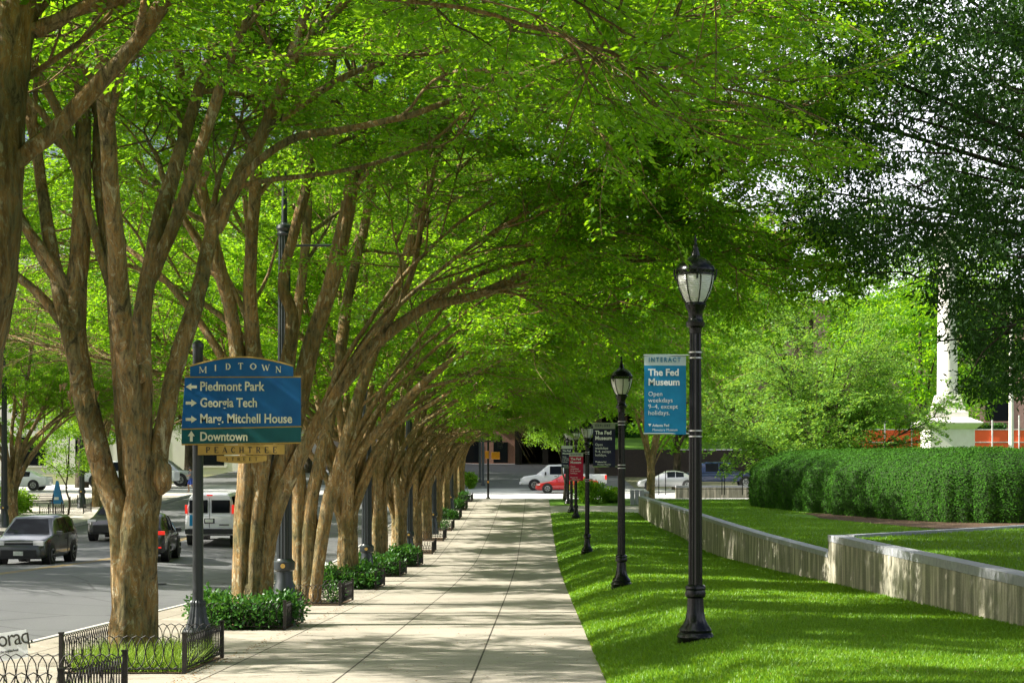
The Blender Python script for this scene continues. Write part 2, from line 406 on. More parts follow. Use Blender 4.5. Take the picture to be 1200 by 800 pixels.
# lawns
sheet('lawn', lambda d: [.8, 1.0, 1.2, 1.45, 1.7, 2, 2.3, 2.6, 3.2, 4, 5, wallx(d) - .4, wallx(d) + .1], rng(6, 97, 1), lawn_z, M['lawn'])
sheet('cross_path', [.8, 2, 3, 4, 6, 10, 20], rng(97, 104, 1), lambda x, d: walk_z(d) + .004, M['pale_paving'])
sheet('corner_lawn', [.8, 1.5, 3, 6, 10, 16, 20], rng(104, 112, 2), lambda x, d: walk_z(d) + .03, M['lawn'])
sheet('terrace_lawn', lambda d: [wallx(d) + .22] + rng(9, 60, 3), rng(20, 97, 1), terr_z, M['lawn'])
sheet('back_lawn', [16, 22, 30, 40, 60], rng(97, 118, 3), lambda x, d: terr_z(x, d) + .002, M['lawn'])
# upper terrace inside the return wall
UP = EYE - 1.56
UPT = [(7.35, 12), (7.35, 41.5), (8.1, 42.2), (14.2, 49.2), (30, 50), (30, 12)]
o = MB().poly([(x, d, UP) for x, d in UPT]).build('upper_lawn', M['lawn']); o['kind'] = 'structure'
# mulch at hedge foot
sheet('mulch_bed', lambda d: [15.0 - (d - 60) * .21 - 3.0 + 1.6 * sstep(64, 72, d) + t for t in (0, 2, 6, 20)], rng(55, 72, 1), lambda x, d: terr_z(x, d) + .02, M['mulch'])

# ------------------------------------------------------------------ retaining walls
def wall_seg(mb, x0, d0, x1, d1, zt, zb, th):
    a = Vector((x0, d0, 0)); b = Vector((x1, d1, 0)); n = (b - a).normalized(); p = Vector((n.y, -n.x, 0)) * th
    q = [a, b, b + p, a + p]
    zb0, zb1 = zb; zt0, zt1 = zt
    V = [(q[0].x, q[0].y, zb0), (q[1].x, q[1].y, zb1), (q[2].x, q[2].y, zb1), (q[3].x, q[3].y, zb0),
         (q[0].x, q[0].y, zt0), (q[1].x, q[1].y, zt1), (q[2].x, q[2].y, zt1), (q[3].x, q[3].y, zt0)]
    i = len(mb.v); mb.v += V
    mb.f += [(i, i+3, i+2, i+1), (i+4, i+5, i+6, i+7)] + [(i+k, i+(k+1) % 4, i+4+(k+1) % 4, i+4+k) for k in range(4)]
def panel_wall(root, segs, plen, cap_h, th):
    body = MB(); cap = MB()
    for (x0, d0, x1, d1, zt0, zt1, zb0, zb1) in segs:
        L = math.hypot(x1 - x0, d1 - d0); n = max(1, round(L / plen))
        for k in range(n):
            t0 = k / n + (.006 / L if k else 0); t1 = (k + 1) / n - (.006 / L if k < n - 1 else 0)
            l = lambda a, b, t: a + (b - a) * t
            X0, D0, X1, D1 = l(x0, x1, t0), l(d0, d1, t0), l(x0, x1, t1), l(d0, d1, t1)
            wall_seg(body, X0, D0, X1, D1, (l(zt0, zt1, t0) - cap_h, l(zt0, zt1, t1) - cap_h), (l(zb0, zb1, t0), l(zb0, zb1, t1)), th)
            wall_seg(cap, X0 - .012, D0, X1 - .012, D1, (l(zt0, zt1, t0), l(zt0, zt1, t1)), (l(zt0, zt1, t0) - cap_h + .004, l(zt0, zt1, t1) - cap_h + .004), th + .03)
    body.build('wall_body', M['wall_stone'], root); cap.build('wall_cap', M['cap_stone'], root, bevel=.008)
w1 = empty('retaining_wall', (0, 0, 0), 'tall step of the stone retaining wall with painted shadow streaks and a return, right foreground', 'wall')
panel_wall(w1, [(WALLX, 41, WALLX, 12, EYE - 1.48, EYE - 1.48, EYE - 3.3, EYE - 2.7)][:0] + [(WALLX, 12, WALLX, 41, EYE - 1.48, EYE - 1.48, EYE - 2.7, EYE - 3.3)], 2.2, .16, .34)
rw = MB()
wall_seg(rw, 7.36, 41.0, 14.2, 49.2, (EYE - 1.48, EYE - 1.48), (EYE - 2.2, EYE - 2.2), .3)
wall_seg(rw, 14.2, 49.2, 30, 50.2, (EYE - 1.481, EYE - 1.481), (EYE - 2.2, EYE - 2.2), .3)
rw.build('return_wall', M['cap_stone'], w1)
w2 = empty('retaining_wall', (0, 0, 0), 'long low stone retaining wall with painted shadow streaks between the two lawns', 'wall')
ds_ = [41.0, 52, 62, 72, 82, 96]
wz = [1.90, 1.84, 1.72, 1.58, 1.46, 1.30]
panel_wall(w2, [(wallx(ds_[i]), ds_[i], wallx(ds_[i+1]), ds_[i+1], EYE - wz[i], EYE - wz[i+1], lawn_z(6.9, ds_[i]) - .35, lawn_z(6.9, ds_[i+1]) - .35) for i in range(5)], 2.2, .13, .32)
w3 = empty('retaining_wall', (0, 0, 0), 'short pale stone wall end beside the cross path', 'wall')
panel_wall(w3, [(6.6, 105, 6.8, 111, EYE - 1.15, EYE - 1.1, EYE - 2.4, EYE - 2.2), (WALLX, 92.0, 9.4, 92.6, EYE - 1.3, EYE - 1.3, EYE - 2.7, EYE - 2.7)][:1], 2.0, .12, .3)
w4 = empty('retaining_wall', (0, 0, 0), 'grey stone block wall running right beyond the terrace lawn', 'wall')
panel_wall(w4, [(9.5, 117, 34, 119, EYE - .85, EYE - .85, EYE - 2.1, EYE - 2.1)], 2.4, .14, .35)

# ------------------------------------------------------------------ grass blades (stuff)
def blades(name, zf, x0, x1, d0, d1, n, h, wd, m, seed, accept=None):
    r = np.random.default_rng(seed)
    x = r.uniform(x0, x1, n); u = r.uniform(0, 1, n); d = 1 / ((1 / d0) + u * (1 / d1 - 1 / d0))
    if accept is not None:
        k = accept(x, d); x = x[k]; d = d[k]; n = len(x)
    z = np.array([zf(a, b) for a, b in zip(x, d)])
    hh = h * r.uniform(.5, 1.2, n) ; a = r.uniform(0, 2 * PI, n); sc = (d / d0) ** .5
    wx = np.cos(a) * wd * sc; wy = np.sin(a) * wd * sc
    lx = r.normal(0, .5, n) * hh; ly = r.normal(0, .5, n) * hh
    V = np.empty((n, 3, 3)); V[:, 0] = np.stack([x - wx, d - wy, z - .005], 1); V[:, 1] = np.stack([x + wx, d + wy, z - .005], 1)
    V[:, 2] = np.stack([x + lx, d + ly, z + hh], 1)
    o = np_mesh(name, V.reshape(-1, 3), np.arange(3 * n).reshape(-1, 3), m); o['kind'] = 'stuff'; return o
blades('grass', lawn_z, .78, 6.95, 12.5, 97, 290000, .055, .010, M['grass_blade'], 1, lambda x, d: x < 7.0 - 1.25 * np.maximum(0, d - 41) / 54 - .02)
def inpoly(x, d): # inside the upper terrace
    return (x > 7.36) & (x < 30) & (d < np.where(x < 14.2, 41 + (x - 7.36) * 1.199, 49.2))
blades('grass', lambda x, d: UP, 7.36, 22, 22, 50, 90000, .06, .010, M['grass_blade'], 2, inpoly)
blades('grass', terr_z, 5.8, 22, 41, 97, 140000, .055, .012, M['grass_blade'], 3, lambda x, d: (x > 7.34 - 1.25 * (d - 41) / 54) & ~inpoly(x, d) & (d > np.interp(x, [7.3, 14.2, 22], [41.5, 50, 50])) & ~((d < 71) & (x > 15.0 - (d - 60) * .21 - 3.0)))

def litter(name, n, x0, x1, d0, d1, zf, m, seed, sz=.03, hug=None):
    r = np.random.default_rng(seed); x = r.uniform(x0, x1, n) if hug is None else hug + np.abs(r.normal(0, .12, n)) * (1 if x1 > hug else -1); u = r.uniform(0, 1, n); d = 1 / ((1 / d0) + u * (1 / d1 - 1 / d0)); z = np.array([zf(a, b) for a, b in zip(x, d)]) + .012
    a = r.uniform(0, 2 * PI, n); U = np.stack([np.cos(a), np.sin(a), r.normal(0, .2, n)], 1); P = np.stack([x, d, z], 1); V, Q = leaf_quads(P, unit(U), unit(np.stack([r.normal(0, .3, n), r.normal(0, .3, n), np.ones(n)], 1)), sz * r.uniform(.6, 1.6, n), sz * .5 * r.uniform(.6, 1.4, n))
    o = np_mesh(name, V, Q, m); o['kind'] = 'stuff'
# ------------------------------------------------------------------ leaves and branching
def leaf_quads(P, U, Nn, L, Wd):
    """diamond leaves: base P, direction U, side vector from U x N"""
    Sd = np.cross(U, Nn); Sd /= (np.linalg.norm(Sd, axis=1, keepdims=True) + 1e-9)
    L = L[:, None]; Wd = Wd[:, None]
    V = np.empty((len(P), 4, 3)); V[:, 0] = P; V[:, 1] = P + U * L * .45 + Sd * Wd * .5; V[:, 2] = P + U * L; V[:, 3] = P + U * L * .45 - Sd * Wd * .5
    return V.reshape(-1, 3), np.arange(4 * len(P)).reshape(-1, 4)
def unit(a): return a / (np.linalg.norm(a, axis=-1, keepdims=True) + 1e-9)
def catmull(pts, per=5):
    P = [np.array(p, float) for p in pts]; P = [2 * P[0] - P[1]] + P + [2 * P[-1] - P[-2]]; out = []
    for i in range(1, len(P) - 2):
        for k in range(per):
            t = k / per; a, b, c, d = P[i-1], P[i], P[i+1], P[i+2]
            out.append(.5 * ((2 * b) + (-a + c) * t + (2*a - 5*b + 4*c - d) * t*t + (-a + 3*b - 3*c + d) * t**3))
    out.append(P[-2]); return np.array(out)
class Tree:
    def __init__(s, seed, leafL=.085, leafW=.042):
        s.r = np.random.default_rng(seed); s.V = []; s.Q = []; s.nv = 0; s.lp = []; s.lu = []; s.ln = []; s.lL = leafL; s.lW = leafW; s.cull = -9; s.tilt = 0; s.xmin = -99
    def tube(s, pts, rad, seg, flute=None):
        n = len(pts); pts = np.asarray(pts); T = np.empty_like(pts); T[1:-1] = pts[2:] - pts[:-2]; T[0] = pts[1] - pts[0]; T[-1] = pts[-1] - pts[-2]; T = unit(T)
        ang = np.arange(seg) * 2 * PI / seg; V = np.empty((n, seg, 3)); px = None
        ph = s.r.uniform(0, 6)
        for k in range(n):
            t = T[k]
            if px is None: px = np.cross(t, [0, 1, 0] if abs(t[1]) < .9 else [1, 0, 0])
            px = px - t * px.dot(t); px /= np.linalg.norm(px) + 1e-9; py = np.cross(t, px)
            rr = rad[k]
            if flute is not None:
                rr = rr * (1 + flute[k] * (np.sin((6 if seg > 20 else 4) * ang + ph + k * .05) * .6 + np.sin(7 * ang + ph * 2 + k * .15) * .4) + s.r.normal(0, .012, seg))
            else: rr = np.full(seg, rr)
            V[k] = pts[k] + (np.cos(ang) * rr)[:, None] * px + (np.sin(ang) * rr)[:, None] * py
        i = np.arange(n - 1)[:, None] * seg; j = np.arange(seg)[None]; j2 = (j + 1) % seg
        Q = np.stack([i + j, i + j2, i + j2 + seg, i + j + seg], -1).reshape(-1, 4) + s.nv
        s.V.append(V.reshape(-1, 3)); s.Q.append(Q); s.nv += n * seg
    def stem(s, pts, r0, r1, seg=12, per=5, wob=.03, power=.8):
        P = catmull(pts, per); n = len(P)
        w = np.cumsum(s.r.normal(0, wob * .5, (n, 3)), 0) * .5; w -= np.linspace(0, 1, n)[:, None] * w[-1]; w[0] = 0; P = P + w * [1, 1, .3]
        t = np.linspace(0, 1, n); rad = r1 + (r0 - r1) * (1 - t) ** power
        rad = rad * (1 + .05 * np.sin(t * 25 + s.r.uniform(0, 6)))
        fl = .19 * (1 - t) ** 1.5 + .025
        s.tube(P, rad, seg, fl); return P, rad
    def path(s, p, d, L, n, up=0., wob=.18):
        pts = [np.array(p, float)]; d = unit(np.array(d, float)); st = L / n
        for k in range(n):
            d = unit(d + s.r.normal(0, wob, 3) + np.array([0, 0, up]))
            pts.append(pts[-1] + d * st)
        return np.array(pts)
    def spray(s, p, d, L, dens):
        P = s.path(p, d, L, 3, -.10, .12); s.tube(P, np.linspace(.006, .003, 4), 3)
        m = max(4, int(dens * L)); t = s.r.uniform(.05, 1, m) * 3; i = np.minimum(t.astype(int), 2); f = (t - i)[:, None]
        pos = P[i] * (1 - f) + P[i + 1] * f; T = unit(P[i + 1] - P[i]); side = unit(np.cross(T, [0, 0, 1.])); sg = np.where(s.r.random(m) < .5, -1, 1)[:, None]
        off = side * sg * s.r.uniform(0, .14, (m, 1)); off[:, 2] += s.r.normal(0, .035, m)
        U = unit(T * .6 + side * sg * .8 + s.r.normal(0, .3, (m, 3)) + [0, 0, -.15]); Nn = unit(np.array([0, 0, 1.]) + s.r.normal(0, .55, (m, 3)))
        s.lp.append(pos + off); s.lu.append(U); s.ln.append(Nn)
    def sub(s, p, d, L, r, dens, nsp):
        P = s.path(p, d, L, 5, .0, .16); s.tube(P, np.linspace(r, .006, 6), 4)
        for k in range(nsp):
            t = s.r.uniform(.2, 1) * 5; i = min(4, int(t)); q = P[i] + (P[i + 1] - P[i]) * (t - i); T = unit(P[i + 1] - P[i])
            a = s.r.uniform(-1.2, 1.2); side = unit(np.cross(T, [0, 0, 1.])); v = unit(T * math.cos(a) + side * math.sin(a) + [0, 0, s.r.normal(0, .2)])
            s.spray(q, v, s.r.uniform(.45, .95), dens)
        s.spray(P[-1], P[-1] - P[-2], .7, dens)
    def bough(s, p, d, L, r, up, dens, nsub, nsp):
        P = s.path(p, d, L, 8, up, .11); rad = np.linspace(r, .012, 9); s.tube(P, rad, 6)
        for k in range(nsub):
            t = (.25 + .75 * (k + s.r.random()) / nsub) * 8; i = min(7, int(t)); q = P[i] + (P[i + 1] - P[i]) * (t - i); T = unit(P[i + 1] - P[i])
            a = s.r.choice([-1, 1]) * s.r.uniform(.5, 1.2); side = unit(np.cross(T, [0, 0, 1.])); v = unit(T * math.cos(a) + side * math.sin(a) + [0, 0, s.r.normal(.02, .2)])
            s.sub(q, v, s.r.uniform(.9, 1.9), .014, dens, nsp)
        return P
    def finish(s, root, bark, leaf):
        np_mesh('trunk', np.concatenate(s.V), np.concatenate(s.Q), bark, root, smooth=True)
        P = np.concatenate(s.lp); U = np.concatenate(s.lu); Nn = np.concatenate(s.ln); n = len(P); ok = P[:, 2] > s.cull + s.tilt * np.maximum(0, -P[:, 0] - 1) + .35 * np.sin(P[:, 0] * 1.7) + .3 * np.sin(P[:, 1] * 2.1); ok &= P[:, 0] > s.xmin; P = P[ok]; U = U[ok]; Nn = Nn[ok]; n = len(P); q = s.r.uniform(.65, 1.25, n)
        V, Q = leaf_quads(P, U, Nn, s.lL * q, s.lW * q); np_mesh('crown', V, Q, leaf, root); print('LEAVES', root.name, n); return n

def elm(root, seed, stems, hbase=0.0, dens=76, nb=10, nsub=8, nsp=5, boughs=True, leafL=.085, zmin=3.6, tilt=0, xmin=-99, core=.26):
    """stems: list of (points, radius at base, radius at top) in tree local coords"""
    T = Tree(seed, leafL, leafL * .5); T.cull = zmin + .5; T.tilt = tilt; T.xmin = xmin
    if core: T.stem([(0, 0, -.15), (0, .0, .7), (.02, 0, 1.5), (.05, 0, 2.3)], core, .06, seg=22, per=7, wob=.02, power=.45)
    for (pts, r0, r1, first) in stems:
        P, rad = T.stem(pts, r0, r1); n = len(P)
        cum = np.concatenate([[0], np.cumsum(np.linalg.norm(P[1:] - P[:-1], axis=1))]); L = cum[-1]
        k0 = first
        nbs = max(2, int(nb * (1 - k0) * L / 6))
        for k in range(nbs):
            t = k0 + (1 - k0) * (k + T.r.random()) / nbs; i = min(n - 2, int(np.searchsorted(cum, t * L)) - 1); i = max(i, 0)
            q = P[i]; tan = unit(P[i + 1] - P[i]); out = np.array([q[0], q[1], 0]); out = unit(out + 1e-3)
            ang = T.r.uniform(0, 2 * PI); rd = np.array([math.cos(ang), math.sin(ang), 0])
            d = unit(tan * .55 + out * .45 + rd * .75 + np.array([0, 0, T.r.uniform(-.05, .35)]))
            Lb = T.r.uniform(1.8, 3.8) * (1.0 - .25 * t)
            if q[2] < zmin: 
                if T.r.random() < .6: continue
                d = unit(d + [0, 0, .5])
            T.bough(q, d, Lb, min(rad[i] * .55, .05), T.r.uniform(-.03, .04), dens, nsub, nsp)
        T.bough(P[-1], P[-1] - P[-2], 2.2, r1, -.01, dens, nsub, nsp)
    return T

def px_stems(spec, bx, by, s, seed):
    """traced stems (photo pixels) -> local metres, each with its own lean in depth; side limbs start on the limb they leave"""
    r = random.Random(seed); out = []; known = []
    for k, (pts, w0, w1, first) in enumerate(spec):
        L = len(pts); q = []; root_ = abs(pts[0][1] - by) < 3
        X0, Z0 = (pts[0][0] - bx) / s, (by - pts[0][1]) / s
        if root_: y0 = r.uniform(-.16, .16); dy = r.uniform(-1, 1) * 2.2
        else:
            near = min(known, key=lambda p: (p[0] - X0) ** 2 + (p[2] - Z0) ** 2); y0 = near[1]; dy = r.uniform(-1, 1) * 2.0
            X0, Z0 = near[0] * .7 + X0 * .3, near[2] * .7 + Z0 * .3
        for i, (x, y) in enumerate(pts):
            t = i / (L - 1); q.append(((x - bx) / s, y0 + dy * t * t, (by - y) / s))
        q[0] = (q[0][0], q[0][1], -.15) if root_ else (X0, y0, Z0)
        known += [tuple(p) for p in catmull(q, 6)]
        f_ = 1 if bx < 0 else .87
        out.append((q, w0 * f_, w1 * f_, first))
    return out
M['dry_leaf'] = noisy('dry_leaf', (.16, .08, .03), (.28, .17, .06), 12, .8, .0)
litter('fallen_leaves', 900, -3.9, .7, 14, 70, lambda x, d: walk_z(d), M['dry_leaf'], 41)
litter('fallen_leaves', 700, .8, .9, 13, 80, lambda x, d: walk_z(d), M['dry_leaf'], 42, .035, hug=.78)
litter('fallen_leaves', 900, -4.1, -4.0, 16, 80, lambda x, d: walk_z(d), M['dry_leaf'], 43, .035, hug=-4.1)
litter('fallen_leaves', 500, 1, 6.9, 14, 60, lambda x, d: lawn_z(x, d) + .03, M['dry_leaf'], 44)
for k, (x, d) in enumerate([(-13.2, 33.5), (-10.6, 47), (-12.0, 58)]):
    o = MB().lathe([(0, .40), (.006, .40), (.012, .36), (.013, .01)], 24).build('manhole_cover', M['iron'], None, True, loc=(x, d, road_z(x, d) + .004)); tag(o, ['dark round manhole cover nearest the camera on the road', 'manhole cover on the road behind the nearest elm', 'manhole cover on the road near the white van'][k], 'manhole cover')
GRP = 'lacebark elms lining the sidewalk'
def treebase(x, d): return Vector((x, d, walk_z(d)))
# tree 0 (left frame edge)
S0 = [([(-96, 914), (-72, 700), (-38, 520), (-16, 400), (-2, 250), (8, 120), (34, 0), (60, -130)], .30, .13, .75),
      ([(-60, 330), (0, 262), (60, 210), (120, 145), (175, 90), (212, 30), (228, -20), (260, -120)], .078, .05, .55),
      ([(40, 90), (62, 66), (90, 48), (150, 34), (215, 10), (300, 8), (400, 22), (500, 30)], .06, .018, .45),
      ([(-110, 914), (-140, 650), (-200, 420), (-260, 200), (-300, 0), (-330, -200)], .22, .08, .45),
      ([(-85, 914), (-80, 650), (-110, 400), (-80, 150), (-40, -150), (0, -300)], .20, .08, .5),
      ([(34, 0), (120, -110), (260, -200), (420, -230), (600, -200)], .09, .02, .3),
      ([(-20, -100), (150, -260), (350, -330), (520, -330)], .08, .02, .3),
      ([(-110, 400), (-250, 220), (-450, 130), (-680, 150)], .09, .02, .35), ([(-80, 150), (-280, 0), (-520, -60), (-800, 0)], .09, .02, .35), ([(-200, 420), (-380, 200), (-600, -20), (-900, -100)], .09, .02, .35)]
t0 = empty('street_tree', treebase(-4.9, 13.5), 'mottled elm trunk cut off by the left frame edge, with a long bare diagonal branch', 'tree', group=GRP)
elm(t0, 11, px_stems(S0, -96, 914, 148, 3), nb=10, zmin=5.0, tilt=0).finish(t0, M['bark'], M['elm_leaf'])
# tree 1
S1 = [([(148, 779), (145, 690), (140, 610), (118, 545), (97, 470), (86, 400), (82, 300), (80, 180), (75, 60), (70, -80)], .215, .09, .72),
      ([(100, 480), (86, 430), (68, 365), (50, 300), (33, 220), (10, 120), (-30, 0)], .14, .06, .7),
      ([(154, 779), (153, 650), (141, 520), (128, 430), (118, 330), (101, 230), (94, 120), (92, 0)], .17, .06, .7),
      ([(160, 779), (160, 600), (154, 470), (149, 390), (150, 300), (148, 150), (147, 20), (145, -100)], .19, .07, .7),
      ([(166, 779), (168, 620), (163, 480), (161, 370), (176, 250), (196, 160), (214, 60), (240, -60)], .17, .06, .65),
      ([(168, 779), (169, 680), (172, 615), (180, 560), (190, 500), (201, 440), (213, 390), (229, 330), (240, 262), (264, 200), (292, 130), (322, 40), (345, -60)], .17, .075, .62),
      ([(242, 262), (266, 200), (330, 152), (400, 143), (480, 130), (560, 105), (640, 85), (690, 70)], .075, .02, .55),
      ([(262, 205), (300, 200), (380, 190), (460, 170), (520, 140), (600, 60)], .045, .015, .5),
      ([(165, 330), (196, 260), (228, 180), (262, 90), (300, 20), (380, -60)], .10, .05, .5),
      ([(292, 130), (400, 60), (520, 30), (640, 40), (740, 70)], .06, .015, .4),
      ([(322, 40), (420, -60), (560, -110), (700, -100)], .07, .015, .3),
      ([(75, 350), (20, 260), (-60, 180), (-180, 100), (-320, 60)], .08, .015, .35), ([(80, 180), (20, 60), (-80, -40), (-220, -100)], .08, .015, .3), ([(94, 120), (60, 0), (0, -100), (-100, -180)], .08, .02, .3),
      ([(86, 400), (20, 330), (-80, 280), (-280, 250)], .08, .02, .3), ([(60, 330), (-40, 190), (-200, 120), (-430, 150)], .08, .02, .35), ([(118, 330), (60, 150), (-60, 60), (-300, 0)], .07, .02, .35)]
t1 = empty('street_tree', treebase(-5.1, 21.5), 'nearest whole elm with fluted forking trunk, left of the blue direction sign', 'tree', group=GRP)
T = elm(t1, 12, px_stems(S1, 155, 779, 93, 5), nb=10, zmin=4.6, tilt=0)
T.finish(t1, M['bark'], M['elm_leaf'])
def knob(root, base, px, py, s_, bx, by, r_, y=-.05, sq=(1, .8, 1.5)):
    bm = bmesh.new(); bmesh.ops.create_icosphere(bm, subdivisions=3, radius=r_)
    for v in bm.verts: v.co = Vector((v.co.x * sq[0], v.co.y * sq[1], v.co.z * sq[2])) * (1 + .10 * math.sin(v.co.x * 40) * math.cos(v.co.z * 33))
    for f in bm.faces: f.smooth = True
    me = bpy.data.meshes.new('burl'); bm.to_mesh(me); bm.free(); me.materials.append(M['bark']); o = bpy.data.objects.new('burl', me); o.location = ((px - bx) / s_, y, (by - py) / s_); link(o, root)
knob(t1, None, 191, 560, 93, 155, 779, .12, .03, (1, .8, 1.9)); knob(t1, None, 147, 430, 93, 155, 779, .07, -.16); knob(t1, None, 118, 530, 93, 155, 779, .10, -.2, (1, .8, 1.4)); knob(t1, None, 167, 440, 93, 155, 779, .08, -.05)
fk = MB(); r_ = random.Random(4)
for k in range(9):
    x0 = (76 + k * 5.2 - 155) / 93; z0 = (779 - 455 - r_.uniform(-6, 6)) / 93; y0 = -.12 - .12 * math.sin(PI * k / 8); L_ = r_.uniform(.10, .26); a_ = r_.uniform(-.4, .4)
    fk.prism([(x0 - .03, y0, z0), (x0 + .03, y0, z0), (x0 + .01 + a_ * L_, y0 - .09, z0 - L_)], (0, -.008, 0))
fk.build('peeling_bark', M['bark'], t1)
# tree 2
S2 = [([(284, 731), (286, 620), (290, 540), (283, 450), (275, 380), (265, 330), (250, 250), (232, 130), (220, 20)], .19, .07, .65),
      ([(295, 731), (299, 620), (305, 520), (300, 420), (300, 330), (310, 220), (320, 100), (325, -20)], .20, .07, .65),
      ([(304, 731), (309, 640), (322, 580), (348, 480), (367, 400), (390, 330), (408, 250), (425, 150), (440, 30), (450, -60)], .22, .09, .62),
      ([(308, 731), (312, 660), (326, 590), (366, 505), (410, 435), (450, 395), (500, 360), (560, 345), (640, 310), (705, 285), (790, 240), (905, 160)], .17, .02, .5),
      ([(298, 731), (303, 620), (318, 500), (345, 380), (335, 330), (355, 250), (380, 150), (400, 50), (420, -60)], .15, .06, .65),
      ([(415, 240), (450, 170), (520, 120), (600, 90), (700, 60), (800, 50)], .07, .015, .4),
      ([(425, 150), (500, 60), (600, 0), (720, -30), (840, -20)], .07, .015, .35),
      ([(375, 495), (430, 420), (480, 330), (500, 240), (530, 150), (600, 90)], .08, .02, .5),
      ([(450, 395), (540, 330), (640, 300), (740, 300), (840, 290)], .06, .012, .4),
      ([(330, 600), (380, 480), (450, 380), (560, 290), (680, 230), (800, 190)], .06, .012, .45), ([(360, 500), (420, 400), (500, 300), (600, 230), (720, 190)], .055, .012, .45), ([(345, 540), (400, 440), (470, 350), (560, 310), (680, 260)], .05, .012, .5),
      ([(283, 450), (230, 370), (160, 300), (60, 240), (-60, 200)], .09, .015, .4), ([(265, 330), (210, 240), (130, 160), (20, 90)], .08, .015, .35), ([(250, 250), (190, 130), (110, 40), (0, -20)], .08, .015, .3)]
t2 = empty('street_tree', treebase(-4.9, 29.5), 'elm rising from a shrub bed just right of the blue direction sign', 'tree', group=GRP)
elm(t2, 13, px_stems(S2, 297, 731, 67.8, 7), nb=10, zmin=4.4, tilt=.15, xmin=-7.5).finish(t2, M['bark'], M['elm_leaf'])
# tree 3
S3 = [([(352, 709), (351, 620), (350, 560), (340, 480), (345, 400), (360, 300), (365, 200), (360, 80)], .20, .07, .6),
      ([(360, 709), (364, 600), (380, 520), (395, 440), (405, 350), (425, 250), (450, 120), (470, 0)], .20, .07, .6),
      ([(367, 709), (384, 600), (400, 540), (420, 470), (445, 400), (480, 300), (500, 200), (520, 80), (540, 0)], .18, .06, .6),
      ([(367, 709), (378, 620), (410, 545), (450, 500), (500, 450), (560, 410), (640, 380), (720, 370), (800, 340)], .14, .02, .45),
      ([(356, 709), (345, 600), (320, 500), (300, 400), (290, 280), (270, 150)], .14, .05, .6),
      ([(480, 300), (540, 240), (620, 190), (720, 160), (840, 150)], .07, .015, .3),
      ([(445, 400), (520, 350), (600, 260), (700, 230), (820, 240)], .07, .015, .3),
      ([(510, 140), (600, 60), (700, 20), (820, 10)], .06, .015, .3),
      ([(385, 600), (430, 500), (500, 420), (600, 350), (700, 310)], .06, .012, .45), ([(400, 540), (460, 440), (540, 340), (640, 270), (740, 230)], .055, .012, .45), ([(380, 570), (440, 470), (520, 390), (620, 330), (740, 300)], .05, .012, .5),
      ([(340, 480), (290, 400), (210, 340), (110, 300), (20, 280)], .09, .015, .4), ([(300, 400), (250, 300), (170, 230), (80, 180)], .08, .015, .3), ([(290, 280), (230, 180), (150, 110), (60, 60)], .07, .015, .3)]
t3 = empty('street_tree', treebase(-4.9, 36.6), 'elm behind the first tall dark light pole, a sparse low bed at its foot', 'tree', group=GRP)
elm(t3, 14, px_stems(S3, 361, 709, 54.7, 9), nb=10, zmin=4.2, tilt=.2, xmin=-7).finish(t3, M['bark'], M['elm_leaf'])
def generic_stems(seed):
    r = random.Random(seed); out = []
    n = 6
    for k in range(n):
        a = 2 * PI * k / n + r.uniform(-.3, .3); reach = r.uniform(1.3, 3.2); H = r.uniform(8.6, 11.4)
        ca, sa = math.cos(a), math.sin(a); w = .13; hf = r.uniform(1.7, 2.8)
        out.append(([(w * ca, w * sa, -.15), (w * ca, w * sa, hf * .6), (w * ca * 1.3, w * sa * 1.3, hf), (reach * .28 * ca, reach * .28 * sa, hf + 1.6),
                     (reach * .6 * ca + r.uniform(-.25, .25), reach * .6 * sa, hf + 3.6), (reach * ca, reach * sa, H)], r.uniform(.135, .175), .045, .5))
    for k in range(5):     # long arching limbs over the walk
        dy = r.uniform(-3.5, 3.5); rx = r.uniform(6.0, 8.6); h0 = r.uniform(2.5, 3.7); H = r.uniform(6.2, 8.8)
        out.append(([(.12, 0, h0 - .8), (.28, dy * .03, h0), (1.2, dy * .15, h0 + 1.5), (3.0, dy * .4, h0 + 2.7), (rx * .7, dy * .75, H * .93), (rx, dy, H)], .05 + .01 * (k % 4), .018, .42))
    for k in range(4):
        dy = r.uniform(-3.5, 3.5); rx = -r.uniform(4.5, 7.5); h0 = r.uniform(1.9, 2.9); H = r.uniform(6.0, 8.5)
        out.append(([(-.12, 0, h0 - .8), (-.28, dy * .03, h0), (-1.1, dy * .15, h0 + 1.6), (rx * .6, dy * .5, H * .88), (rx, dy, H)], .10, .02, .42))
    return out
protos = []
ELM_D = [44.5, 53, 60.8, 69, 77, 84.5, 93, 101, 109.5]
ELM_X = [-4.9, -4.9, -4.9, -4.9, -5.0, -4.95, -4.95, -4.95, -4.9]
LAB = ['fourth whole elm of the sidewalk row, in the second leafy shrub bed',
       'fifth whole elm of the sidewalk row, behind the second dark light pole', 'sixth whole elm of the sidewalk row, counted from the blue sign side',
       'seventh whole elm along the sidewalk row', 'eighth whole elm along the sidewalk row', 'ninth whole elm along the sidewalk row, by the small dark fences',
       'tenth whole elm along the sidewalk row', 'eleventh whole elm, last but one before the intersection', 'last elm of the row, nearest the intersection']
for i, (d, x) in enumerate(zip(ELM_D, ELM_X)):
    if i < 3:
        t = empty('street_tree', treebase(x, d), LAB[i], 'tree', group=GRP)
        elm(t, 20 + i, generic_stems(40 + i), nb=9, nsub=7, zmin=4.4, leafL=.095, tilt=.25, xmin=-6.5).finish(t, M['bark'], M['elm_leaf']); protos.append(t)
    else:
        r = random.Random(i); copy_tree(protos[i % 3], treebase(x, d), LAB[i], rz=r.uniform(-.35, .35), scale=(1, 1, r.uniform(.94, 1.06)))
